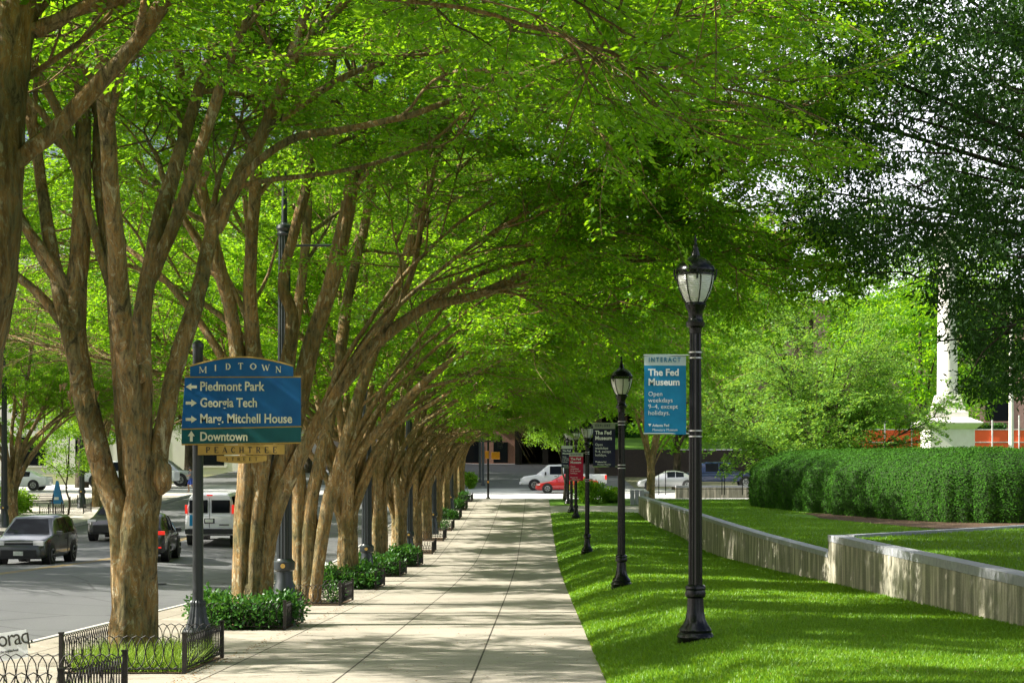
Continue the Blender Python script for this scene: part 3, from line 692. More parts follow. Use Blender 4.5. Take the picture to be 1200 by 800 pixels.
# elms across the street
far_spots = [(-24.5, 47, 'shaded elm across the street left of the nearest elm trunk'), (-25.2, 82, 'forked elm behind the grey parked-looking car on the far sidewalk'), (-25, 97, 'elm on the far sidewalk behind the white truck'),
             (-25, 108, 'elm on the far sidewalk close to the intersection'), (-38, 62, 'elm in the plaza across the street, far left'), (-40, 84, 'elm in the plaza across the street behind the forked elm')]
for i, (x, d, lb) in enumerate(far_spots):
    copy_tree(protos[i % 3], Vector((x, d, far_z(x, d))), lb, rz=1.3 + i * 1.9, scale=(1, 1, 1.0)).__setitem__('group', 'elms across the street')

# ------------------------------------------------------------------ broadleaf trees built from leaf clumps
def clump_tree(name, loc, label, cat, seed, H, rx, ry, z0, trunk_r, leafm, barkm, nclump=260, per=110, cr=.8, leaf=.2, flat=.55, lw=.5, group=None, limbs=7, shell=.55):
    root = empty(name, loc, label, cat, group=group); r = np.random.default_rng(seed); T = Tree(seed)
    zc = (H + z0) / 2; rz = (H - z0) / 2
    u = unit(r.normal(0, 1, (nclump, 3))); rad = r.uniform(shell, 1, (nclump, 1)) ; C = u * rad * [rx, ry, rz] + [0, 0, zc]
    lump = 1 + .16 * np.sin(C[:, :1] * 1.1 + seed) * np.cos(C[:, 2:] * .9 + seed * 2); C[:, :2] *= lump
    T.stem([(0, 0, -.3), (.1, 0, H * .15), (-.1, .1, H * .3), (.05, 0, H * .55), (.1, 0, H * .85)], trunk_r, trunk_r * .25, seg=10)
    for k in range(limbs):
        c = C[r.integers(nclump)]; h0 = max(z0 * .7, r.uniform(.15, .45) * H); m = c * .5 + np.array([0, 0, h0 * .5 + c[2] * .1])
        T.stem([(0, 0, h0), tuple(m * [1, 1, 1]), tuple(c)], trunk_r * .45, .02, seg=6, per=4)
    n = nclump * per; ci = np.repeat(np.arange(nclump), per); crr = cr * r.uniform(.6, 1.3, nclump)[ci]
    off = unit(r.normal(0, 1, (n, 3))) * (r.uniform(0, 1, (n, 1)) ** .45) * crr[:, None] * [1, 1, flat]
    P = C[ci] + off; U = unit(off + r.normal(0, .6, (n, 3)) + [0, 0, -.2]); Nn = unit(r.normal(0, .6, (n, 3)) + [0, 0, 1])
    q = r.uniform(.6, 1.2, n); V, Q = leaf_quads(P, U, Nn, leaf * q, leaf * lw * q)
    np_mesh('trunk', np.concatenate(T.V), np.concatenate(T.Q), barkm, root, smooth=True)
    np_mesh('crown', V, Q, leafm, root); return root
gz = lambda d: walk_z(d)
BG = 'trees behind the hedge'
b1 = clump_tree('broadleaf_tree', (20.5, 128, gz(128)), 'tall bright yellow-green tree rising behind the spreading tree', 'tree', 31, 20, 6.5, 6, 4, .35, M['bright_leaf'], M['bark_dark'], 300, 100, 1.0, .30, group=BG)
b2 = clump_tree('broadleaf_tree', (11, 135, gz(135)), 'mid green tree behind the lamp with the blue banner', 'tree', 32, 17, 6, 6, 3, .3, M['elm_leaf'], M['bark_dark'], 280, 100, 1.0, .30, group=BG)
copy_tree(b1, (34, 140, gz(140)), 'tall green tree behind the white column', rz=1.0, scale=(1.2, 1.2, 1.1))
copy_tree(b2, (27, 120, gz(120)), 'dark green tree between the spreading tree and the white column', rz=2.0, scale=(1, 1, .9))
copy_tree(b2, (45, 125, gz(125)), 'green tree at the right edge behind the orange barrier', rz=.5, scale=(1.2, 1.2, 1.2))
copy_tree(b1, (6, 165, gz(165)), 'large tree filling the gap above the red sedan', rz=3.0, scale=(1.4, 1.4, 1.5))
copy_tree(b2, (-8, 178, gz(178)), 'large tree above the far road, left of centre', rz=4.0, scale=(1.7, 1.7, 2.0))
copy_tree(b1, (17, 182, gz(182)), 'large far tree behind the lamps', rz=5.0, scale=(1.6, 1.6, 1.5))
copy_tree(b2, (60, 110, gz(110)), 'leafy tree outside the right edge behind the hedge', rz=2.4, scale=(1.4, 1.4, 1.3))
LG = 'trees across the street'
copy_tree(b1, (-46, 118, gz(118)), 'tall leafy tree far left behind the white truck', rz=.7, scale=(1.2, 1.2, .9))['group'] = LG
copy_tree(b2, (-34, 100, gz(100)), 'leafy tree behind the white truck across the street', rz=1.7, scale=(1, 1, .9))['group'] = LG
copy_tree(b1, (-58, 96, gz(96)), 'leafy tree at the far left frame edge', rz=2.7, scale=(1.3, 1.3, .9))['group'] = LG
copy_tree(b2, (-40, 158, gz(158)), 'distant tree in front of the pale building', rz=2.2, scale=(1.3, 1.3, 1.1))['group'] = LG
copy_tree(b1, (-22, 165, gz(165)), 'distant tree between pale building and signals', rz=2.2, scale=(1.1, 1.1, 1.1))['group'] = LG
copy_tree(b2, (-15, 147, gz(147)), 'shade tree beyond the intersection, left of the far road', rz=.3, scale=(1.3, 1.3, 1.3))['group'] = LG
b3 = clump_tree('broadleaf_tree', (-31, 66, gz(66)), 'sunlit bright green tree across the street behind the nearest elm', 'tree', 33, 17, 6, 6, 2.6, .3, M['bright_leaf'], M['bark_dark'], 420, 150, .9, .17, group=LG)
for k, (x, d, sc, lb) in enumerate([(-35, 131, 1.6, 'tall tree far beyond the intersection behind the forked elm'), (-28, 138, 1.6, 'tall tree far beyond the intersection behind the white truck'), (-44, 74, 1.2, 'sunlit tree at the far left beyond the plaza'),
        (-36, 52, .9, 'sunlit tree at the left frame edge across the street'), (-17, 152, 1.8, 'tree beyond the intersection left of the signal poles'), (-11, 168, 1.7, 'tree beyond the intersection behind the signal pole'), (-31, 140, 1.3, 'tree in front of the pale office building'),
        (-21, 134, 1.6, 'tall tree far beyond the intersection behind the nearest trunk')]):
    copy_tree(b3, (x, d, gz(d)), lb, rz=k * 1.3 + 1, scale=(sc, sc, sc))
# small bright sapling
clump_tree('sapling', at(79, 606, 90), 'small bright sapling with thin stem on the far sidewalk', 'tree', 35, 5.2, 2.0, 2.0, 2.2, .06, M['bright_leaf'], M['bark_dark'], 60, 90, .6, .15, limbs=3)
# young bright tree behind the far lamps
clump_tree('young_tree', (1.8, 114.5, gz(114.5)), 'pale leafed young tree behind the far lamp posts', 'tree', 36, 6.6, 2.7, 2.3, 2.9, .08, M['bright_leaf'], M['bark_dark'], 70, 90, .6, .18, limbs=4)
# multi-stem tree behind second lamp
t = empty('multistem_tree', (7.2, 108, gz(108)), 'multi-stem tan trunk tree right behind the second lamp post', 'tree')
elm(t, 61, [(p, a, b, c) for p, a, b, c in generic_stems(77)[:8]], nb=5, nsub=6, zmin=3.0, leafL=.13).finish(t, M['bark'], M['bright_leaf'])
# spreading dogwood-like tree
t = empty('spreading_tree', (14.8, 90, terr_z(0, 90)), 'layered spreading bright green tree behind the clipped hedge', 'tree')
r = random.Random(5); st = []
for k in range(11):
    a = 2 * PI * k / 11 + r.uniform(-.2, .2); rx = r.uniform(3.2, 5.6); H = r.uniform(3.0, 6.8); ca, sa = math.cos(a), math.sin(a)
    if k % 3 == 0: rx *= .4; H = 7.6
    st.append(([(.05 * ca, .05 * sa, -.1), (.2 * ca, .2 * sa, 1.1), (rx * .4 * ca, rx * .4 * sa, H * .55), (rx * ca, rx * sa, H)], .10, .02, .25))
TT = Tree(71, .15, .085)
elmT = elm(t, 71, st, core=.16, nb=13, nsub=8, nsp=4, dens=26, zmin=1.0, leafL=.15); elmT.lW = .085
elmT.finish(t, M['bark_dark'], M['dogwood_leaf'])

# dark oak on the right
def oak():
    root = empty('oak_tree', (17.5, 34, terr_z(0, 34)), 'dark oak hanging down over the top right corner', 'tree'); r = np.random.default_rng(81); T = Tree(81)
    bx, bd, bz = 17.5, 34, terr_z(0, 34)
    C = []; dens = []
    while len(C) < 2100:
        px = r.uniform(895, 1420); py = r.uniform(-260, 480)
        low = np.interp(px, [895, 950, 1010, 1060, 1085, 1100, 1122, 1136, 1200, 1420], [150, 285, 320, 300, 310, 365, 380, 445, 465, 470])
        if py > low + r.normal(0, 12): continue
        if 1035 < px < 1105 and 105 < py < 205 and (abs(px - 1070) / 20) ** 2 + (abs(py - 165) / 34) ** 2 < 1: continue
        pr = np.interp(px, [895, 960, 1050, 1110, 1200, 1420], [.5, .75, .75, 1, 1, .8]) 
        if py < 60 and px < 1120: pr *= .7
        if r.random() > pr: continue
        d = r.uniform(26, 40); p = at(px, py, d); C.append((p.x - bx, p.y - bd, p.z - bz))
    C = np.array(C)
    T.stem([(0, 0, -.3), (-.2, 0, 2), (.1, 0, 4), (-.3, .2, 7), (-.5, 0, 12)], .38, .12, seg=12)
    for (px, py, d) in [(905, 110, 30), (960, 60, 28), (1000, 250, 33), (1040, 130, 30), (1100, 400, 31), (1120, 200, 29), (1150, 60, 31), (1160, 440, 33), (940, 220, 36), (1180, 300, 27), (1060, -50, 30), (1010, 10, 36)]:
        e = np.array(at(px, py, d)) - [bx, bd, bz]; m = e * [.5, .5, .5] + [0, 0, 2.8]
        T.stem([(0, 0, 3.5), tuple(m * [.5, .5, 1] + [0, 0, -.4]), tuple(m), tuple(e)], .13, .015, seg=6, per=4, wob=.15)
    near = C[r.choice(len(C), 420)]
    for c in near:      # twigs
        v = unit(c - np.array([0, 0, c[2] * .5 + 3])); T.tube(T.path(c - v * 1.2, v, 1.5, 4, -.03, .2), np.linspace(.02, .004, 5), 4)
    nc = len(C); per = 90; n = nc * per; ci = np.repeat(np.arange(nc), per)
    off = unit(r.normal(0, 1, (n, 3))) * (r.uniform(0, 1, (n, 1)) ** .6) * .55 * [1, 1, .55]
    P = C[ci] + off; U = unit(off * .5 + r.normal(0, .5, (n, 3)) + [-.1, 0, -.35]); Nn = unit(r.normal(0, .8, (n, 3)) + [0, 0, 1])
    q = r.uniform(.7, 1.3, n); V, Q = leaf_quads(P, U, Nn, .12 * q, .040 * q)
    np_mesh('trunk', np.concatenate(T.V), np.concatenate(T.Q), M['bark_dark'], root, smooth=True); np_mesh('crown', V, Q, M['oak_leaf'], root)
oak()

# ------------------------------------------------------------------ clipped hedge
def hedge():
    root = empty('hedge', (0, 0, 0), 'long clipped box hedge with sloped shoulders on the terrace lawn', 'hedge')
    path = [(10.3, 83), (11.0, 77), (12.0, 71), (13.0, 66), (14.2, 62.0), (16.0, 60.6), (20, 60.2), (27, 60)]
    # cross-section (offset inward, height)
    r = np.random.default_rng(91)
    sec = [(0.05, 0.03), (-.05, .5), (-.03, 1.2), (.05, 1.78), (.6, 2.16), (1.6, 2.55), (3.6, 2.68)]
    P = np.array(path, float); n = len(P); Tn = np.empty_like(P); Tn[1:-1] = P[2:] - P[:-2]; Tn[0] = P[1] - P[0]; Tn[-1] = P[-1] - P[-2]; Tn = unit(Tn)
    inw = np.stack([-Tn[:, 1], Tn[:, 0]], 1)        # towards the far side
    rows = []
    fine = catmull([(*p, 0) for p in path], 10)[:, :2]; k = len(fine); tn = np.empty_like(fine); tn[1:-1] = fine[2:] - fine[:-2]; tn[0] = fine[1] - fine[0]; tn[-1] = fine[-1] - fine[-2]; tn = unit(tn)
    iw = np.stack([-tn[:, 1], tn[:, 0]], 1)
    V = []; S_ = []
    for i in range(k):
        g = terr_z(0, fine[i, 1]); lob = .10 * math.sin(i * .9) * math.sin(i * .23) + .09 * math.sin(i * 2.1 + 1)
        for (o, h) in sec:
            p = fine[i] + iw[i] * (o + lob * (1 if h < 2 else .2)); V.append((p[0], p[1], g + h * (1 + .012 * math.sin(i * 1.7))))
    V = np.array(V); m = len(sec); Q = []
    for i in range(k - 1):
        for j in range(m - 1): a = i * m + j; Q.append((a, a + 1, a + m + 1, a + m))
    e = [i for i in range(m)]; 
    ve = V[:m].copy(); back = V[m - 1] * [1, 1, 0] + [0, 0, terr_z(0, 83)]
    i0 = len(V); V = np.vstack([V, [back]]); 
    Q.append((0, 1, 2, 3)); Q.append((0, 3, 4, i0)); Q.append((4, 5, 6, i0))
    np_mesh('hedge_body', V, Q, M['hedge_core'], root)
    # leaves over the faces
    Q = np.array(Q); A = V[Q]; v1 = A[:, 1] - A[:, 0]; v2 = A[:, 3] - A[:, 0]; nr = np.cross(v1, v2); ar = np.linalg.norm(nr, axis=1); nr = unit(nr)
    cen = np.array([14, 75, 0]); 
    w = ar / ar.sum(); N_ = 130000; fi = r.choice(len(Q), N_, p=w); a = r.uniform(0, 1, (N_, 1)); b = r.uniform(0, 1, (N_, 1)); F4 = A[fi]
    P = F4[:, 0] * (1 - a) * (1 - b) + F4[:, 1] * a * (1 - b) + F4[:, 2] * a * b + F4[:, 3] * (1 - a) * b
    nn = nr[fi]; out = np.where((nn[:, 2:3] > .2), 1, 1) * nn
    flip = (np.einsum('ij,ij->i', out, (P - np.array([22, 80, .5]))) < 0); out[flip & (np.abs(out[:, 2]) < .9)] *= -1; out[out[:, 2] < -.3] *= -1
    P = P + out * r.normal(.035, .03, (N_, 1)); Nn = unit(out + r.normal(0, .38, (N_, 3))); U = r.normal(0, 1, (N_, 3)); U = unit(U - Nn * np.einsum('ij,ij->i', U, Nn)[:, None])
    q = r.uniform(.6, 1.3, N_); LV, LQ = leaf_quads(P, U, Nn, .075 * q, .045 * q); np_mesh('hedge_leaves', LV, LQ, M['hedge_leaf'], root)
M['hedge_core'] = noisy('hedge_core', (.012, .03, .006), (.03, .07, .01), 12, .9, .8, .05)
hedge()

# ------------------------------------------------------------------ small shrubs
def shrub(loc, label, seed, rx, ry, h, n=2600, leaf=.06, m='shrub_leaf', group=None, name='shrub'):
    root = empty(name, loc, label, 'shrub', group=group); r = np.random.default_rng(seed)
    C = unit(r.normal(0, 1, (26, 3))) * r.uniform(.3, .8, (26, 1)) * [rx, ry, h * .5] + [0, 0, h * .5]; ci = r.integers(0, 26, n)
    off = unit(r.normal(0, 1, (n, 3))) * r.uniform(0, 1, (n, 1)) ** .5 * .27 * max(.8, h); P = C[ci] + off; P[:, 2] = np.maximum(P[:, 2], .03)
    U = unit(off + r.normal(0, .1, (n, 3)) + [0, 0, .05]); Nn = unit(off + r.normal(0, .5, (n, 3)) * .2 + [0, 0, .15]); q = r.uniform(.6, 1.25, n)
    V, Q = leaf_quads(P, U, Nn, leaf * q, leaf * .55 * q); np_mesh('foliage', V, Q, M[m], root)
    st = MB()
    for k in range(7):
        c = C[k]; st.tube([(c[0] * .15, c[1] * .15, -.05), (c[0] * .6, c[1] * .6, c[2] * .6), tuple(c)], [.012, .008, .004], 5)
    st.build('stem', M['bark_dark'], root); return root

# ------------------------------------------------------------------ tree beds with hoop fences
def hoop_fence(root, x0, x1, y0, y1, zf, h=.46, sides='FRBL'):
    """fence around rectangle: posts, rails and interlaced hoops"""
    post = []; 
    for (x, y) in ((x0, y0), (x1, y0), (x1, y1), (x0, y1)):
        z = zf(y); MB().box((x, y, z + h * .52), (.05, .05, h * 1.04)).box((x, y, z + h * 1.05), (.062, .062, .02)).build('post', M['iron'], root, bevel=.004)
    def run(a, b):
        rail = MB(); hp = MB(); L = math.hypot(b[0] - a[0], b[1] - a[1]); n = max(3, round(L / .105)); step = L / n
        A = Vector((a[0], a[1], zf(a[1]))); B = Vector((b[0], b[1], zf(b[1]))); dv = (B - A) / L
        rail.tube([A + Vector((0, 0, .06)), B + Vector((0, 0, .06))], .009, 4)
        w = .21; 
        for k in range(-1, n):
            c = (k + .5) * step + step * .5; 
            pts = []
            for j in range(13):
                a_ = 2 * PI * j / 12; u = c + w / 2 * math.cos(a_)
                if u < .02 or u > L - .02: pts.append(None); continue
                pts.append(A + dv * u + Vector((0, 0, .06 + (h - .07) * .5 * (1 + math.sin(a_)))))
            cur = []
            for p in pts + [None]:
                if p is None:
                    if len(cur) > 2: hp.tube(cur, .006, 4)
                    cur = []
                else: cur.append(p)
        rail.build('rail', M['iron'], root); hp.build('hoop_panel', M['iron'], root)
    if 'F' in sides: run((x0 + .03, y0), (x1 - .03, y0))
    if 'R' in sides: run((x1, y0 + .03), (x1, y1 - .03))
    if 'B' in sides: run((x0 + .03, y1), (x1 - .03, y1))
    if 'L' in sides: run((x0, y0 + .03), (x0, y1 - .03))
tm = copy_tree(protos[1], treebase(-4.9, 6.0), 'unseen elm added out of frame at the left to shade the near walk', rz=.4)  # unseen tree, added to cast shade streaks on the near sidewalk
BX0, BX1 = -5.6, -4.15
BL = ['hoop fence corner at the bottom left frame edge', 'black hoop fence around the grassy bed of the nearest elm', 'black hoop fence around the first shrub bed behind the sign pole',
      'low hoop fence around the sparse bed behind the first light pole', 'hoop fence around the second leafy shrub bed', 'hoop fence around the third leafy shrub bed',
      'hoop fence around the fourth leafy shrub bed', 'small dark hoop fence of the first empty bed beyond the shrubs', 'small dark hoop fence of the second empty bed beyond the shrubs',
      'small dark hoop fence of the bed with red flowers', 'hoop fence around a shrub bed near the end of the row', 'hoop fence around the last but one bed', 'hoop fence around the last bed before the intersection']
tree_d = [13.5, 21.0, 29.0, 37.2, 45.2, 53, 60.8, 69, 77, 84.5, 93, 101, 109.5]
for i, td in enumerate(tree_d):
    d0, d1 = td - 1.25, td + 1.25
    if i == 0: d0, d1 = 14.9, 17.2
    if i == 1: d0, d1 = 20.1, 22.5
    if i == 2: d0, d1 = 28.1, 30.2
    o = sheet('tree_bed_soil', [BX0, BX1], rng(d0, d1, .6), lambda x, d: walk_z(d) + .012, M['mulch'])
    f = empty('hoop_fence', (0, 0, 0), BL[i], 'fence', group='hoop fences around the tree beds')
    hoop_fence(f, BX0, BX1, d0, d1, walk_z)
    if i in (2, 4, 5, 6, 10, 11, 12):
        nsh = 5 if i < 8 else 3
        for k in range(nsh):
            x = BX0 + .25 + (BX1 - BX0 - .5) * (k + .5) / nsh; y = d0 + .35 + (0.0 if k % 2 == 0 else 1.2) + random.Random(i * 7 + k).uniform(-.1, .2)
            if i == 2: x = BX0 + [.1, .45, .95, 1.2, .5][k]; y = d0 + [.55, .35, .3, 1.0, 1.75][k]
            big = 1.0 if i < 8 else .9
            where = ['', '', 'first', '', 'second', 'third', 'fourth', '', '', '', 'fifth', 'sixth', 'last'][i]
            shrub((x, y, walk_z(y)), 'glossy green shrub in the %s planted bed, %s of its clump' % (where, ['leftmost', 'second from left', 'middle', 'second from right', 'rightmost'][k] if nsh == 5 else ['leftmost', 'middle', 'rightmost'][k]),
                  100 + i * 10 + k, .46 * big, .5 * big, .40 + .36 * random.Random(i * 3 + k).random(), 2400 if i < 4 else 1500, .08 if i < 4 else .11, group='shrubs in the tree beds')
    if i == 3:
        for k in range(3): shrub((BX0 + .3 + k * .45, d0 + .5 + .3 * k, walk_z(d0)), 'sparse low plant in the bed behind the first light pole, %s of three' % ['left', 'middle', 'right'][k], 170 + k, .2, .25, .28, 400, .07, group='shrubs in the tree beds')
    if i == 9: shrub((-4.5, td - .6, walk_z(td)), 'small plant with red flowers in a fenced bed', 180, .25, .25, .5, 500, .08)
blades('ornamental_grass', lambda x, d: walk_z(d) + .01, BX0 + .06, BX1 - .06, 20.2, 22.4, 2600, .30, .010, M['liriope'], 5)
blades('ornamental_grass', lambda x, d: walk_z(d) + .01, BX0 + .06, BX1 - .06, 14.98, 17.1, 500, .22, .010, M['liriope'], 6)

# ------------------------------------------------------------------ acorn street lamps
def lamp_proto():
    root = empty('street_lamp', (0, 0, 0), '', 'street lamp', group='black acorn lamps along the lawn')
    MB().lathe([(-.1, .225), (.06, .225), (.075, .235), (.11, .22), (.13, .20), (.16, .205), (.19, .19), (.23, .155), (.30, .125), (.40, .108), (.56, .098)], 32).build('base', M['black_metal'], root, True)
    MB().lathe([(.56, .10), (.58, .125), (.62, .13), (.66, .12), (.68, .13), (.71, .125), (.73, .10)], 24).build('collar', M['black_metal'], root, True)
    MB().lathe([(.72, .088), (2.4, .080), (3.92, .072)], 24, flute=.14).build('pole', M['black_metal'], root)
    MB().lathe([(3.88, .075), (3.95, .08), (3.97, .115), (4.02, .12), (4.05, .095), (4.08, .09), (4.16, .095), (4.2, .12), (4.24, .135), (4.27, .12)], 24).build('capital', M['black_metal'], root, True)
    MB().lathe([(4.26, .105), (4.32, .15), (4.42, .195), (4.52, .222), (4.60, .232), (4.62, .232)], 28).build('globe', M['glass_globe'], root, True)
    fr = MB()
    for k in range(8):
        a = 2 * PI * k / 8 + .2; prof = [(4.25, .112), (4.32, .156), (4.42, .202), (4.52, .229), (4.61, .239)]
        fr.tube([(r_ * math.cos(a), r_ * math.sin(a), z) for z, r_ in prof], .0075, 5)
    for k in range(4):
        a = 2 * PI * k / 4; fr.tube([(.24 * math.cos(a), .24 * math.sin(a), 4.55), (.262 * math.cos(a), .262 * math.sin(a), 4.63), (.262 * math.cos(a), .262 * math.sin(a), 4.69)], .012, 5)
    # lattice band
    n = 28
    for k in range(n):
        a0 = 2 * PI * k / n; a1 = 2 * PI * (k + 1) / n
        fr.tube([(.238 * math.cos(a0), .238 * math.sin(a0), 4.62), (.238 * math.cos(a1), .238 * math.sin(a1), 4.675)], .004, 3)
        fr.tube([(.238 * math.cos(a1), .238 * math.sin(a1), 4.62), (.238 * math.cos(a0), .238 * math.sin(a0), 4.675)], .004, 3)
    fr.build('lantern_frame', M['black_metal'], root)
    MB().lathe([(4.605, .243), (4.625, .243)], 28).lathe([(4.67, .246), (4.69, .242), (4.73, .22), (4.78, .175), (4.82, .12), (4.84, .085), (4.86, .06), (4.95, .035), (4.97, .03)], 28).build('lamp_cap', M['black_metal'], root, True)
    MB().lathe([(4.96, .02), (4.99, .028), (5.01, .018), (5.03, .012), (5.07, .02), (5.09, .012), (5.13, .003)], 12).build('finial', M['black_metal'], root, True)
    MB().lathe([(4.69, .236), (4.67, .20)], 20).build('lamp_ceiling', M['white_paint'], root)
    return root
lamps = [(1.98, 21.3, 'nearest black acorn lamp post, holding the blue banner'), (1.86, 37.5, 'second black acorn lamp post, with the dark navy banner left of it'),
         (1.85, 62.5, 'third black acorn lamp post, with the red banner left of it'), (2.1, 91.5, 'fourth lamp post, its base at the cross path'),
         (1.96, 96.5, 'fifth lamp post, just behind the cross path'), (1.92, 105.5, 'sixth lamp post along the lawn, on the corner lawn'), (1.92, 109.5, 'last and smallest lamp post of the lawn row')]
lp = None; lroots = []
for i, (x, d, lb) in enumerate(lamps):
    z = lawn_z(x, d) if d < 97 else gz(d) + .03
    if i == 0: lp = lamp_proto(); lp.location = (x, d, z); lp['label'] = lb; lp.scale = (1, 1, .992); lroots.append(lp)
    else: lroots.append(copy_tree(lp, (x, d, z), lb, rz=i * .7, scale=(.96, .96, .96) if i > 3 else (1, 1, .992)))
z = terr_z(0, 118); copy_tree(lp, (19.0, 150, gz(150) - .4), 'small distant lamp post across the side street', scale=(.75, .75, .75))

# banners
M['banner_blue'] = noisy('banner_blue', (.008, .20, .42), (.01, .24, .48), 6, .6, .1)
M['banner_top'] = noisy('banner_top', (.50, .60, .66), (.56, .66, .70), 6, .6, .1)
M['banner_navy'] = noisy('banner_navy', (.010, .012, .045), (.016, .018, .06), 6, .6, .1)
M['banner_grey'] = noisy('banner_grey', (.25, .29, .24), (.30, .34, .28), 6, .6, .1)
M['banner_red'] = noisy('banner_red', (.45, .008, .045), (.52, .012, .06), 6, .6, .1)
M['banner_pale'] = noisy('banner_pale', (.55, .58, .52), (.62, .64, .58), 6, .6, .1)
M['ink_white'] = mat('ink_white', (.82, .85, .87), .6); M['ink_blue'] = mat('ink_blue', (.01, .16, .30), .6); M['ink_navy'] = mat('ink_navy', (.02, .03, .08), .6)
def banner(x0, x1, zt, zb, d, pole_x, label, cols, head, words, cat='banner', spine=True, dy=0):
    w = x1 - x0; h = zt - zb; root = empty('banner', (x0, d, zb), label, cat, group='museum banners on the lamp posts')
    hz = h * .86
    def cloth(za, zb_, m, nm):
        V = []; Q = []; nx, nz = 10, 12
        for j in range(nz + 1):
            for i in range(nx + 1):
                u = i / nx; v = za + (zb_ - za) * j / nz; V.append((u * w, .012 * math.sin(u * 5 + v * 3), v))
        off = len(V); V += [(a, b + .006, c) for a, b, c in V]
        for j in range(nz):
            for i in range(nx):
                a = j * (nx + 1) + i; Q.append((a, a + 1, a + nx + 2, a + nx + 1)); Q.append((off + a, off + a + nx + 1, off + a + nx + 2, off + a + 1))
        return np_mesh(nm, V, Q, m, root, smooth=True)
    cloth(0, hz, M[cols[0]], 'banner_cloth'); cloth(hz + .001, h, M[cols[1]], 'header_strip')
    for zz in (h - .012, .012): MB().tube([(-.01, .004, zz), (pole_x - x0, .004, zz)], .011, 8).build('bracket', M['steel'], root)
    cl = MB()
    for zz in (h - .012, .012):
        for q in (-.035, .035): cl.lathe([(zz + q - .008, .088), (zz + q + .008, .088)], 20, (pole_x - x0, 0, 0))
    cl.build('clamp', M['steel'], root)
    y = -.020; wk = M['ink_white']
    def tx(nm, body, sz, m, z, x=.09, **k): text_mesh(nm, body, sz * h, m, root, (x * w, y, z * h), **k)
    if head: tx('lettering', head, .078, M[cols[2]], .905, .10, spacing=1.45, sx=.78 * w / h / .5, offset=.002)
    if words:
        tx('lettering', 'The Fed\nMuseum', .118, wk, .735, .09, line=1.02, offset=.0035, sx=.98 * w / h / .52)
        tx('lettering', 'Open\nweekdays\n9\u20134, except\nholidays.', .080, wk, .48, .09, line=.98, sx=.98 * w / h / .52)
        MB().poly([(.09 * w, y, .135 * h), (.17 * w, y, .135 * h), (.13 * w, y, .10 * h)]).build('logo', wk, root)
        tx('lettering', 'Atlanta Fed', .045, wk, .10, .19, sx=w / h / .52, offset=.001)
        tx('lettering', 'Monetary Museum', .045, wk, .045, .19, sx=.92 * w / h / .52)
    return root
def at3(px, py, d): return at(px, py, d)
def bn(px0, px1, pyt, pyb, i, label, cols, head, words):
    x, d, _ = lamps[i]; a = at(px0, pyt, d); b = at(px1, pyb, d)
    return banner(a.x, b.x, a.z, b.z, d, x, label, cols, head, words)
bn(755, 804, 415, 509, 0, 'blue museum banner on the nearest lamp post', ('banner_blue', 'banner_top', 'ink_blue'), 'INTERACT', True)
bn(695, 721, 495, 547, 1, 'dark navy museum banner on the second lamp post', ('banner_navy', 'banner_grey', 'ink_navy'), 'EXPLORE', True)
bn(667, 683.5, 530, 563, 2, 'red museum banner on the third lamp post', ('banner_red', 'banner_pale', 'ink_navy'), 'DISCOVER', True)
bn(658, 671, 522, 548, 3, 'small purple banner behind the red one', ('banner_navy', 'banner_pale', 'ink_navy'), '', True)

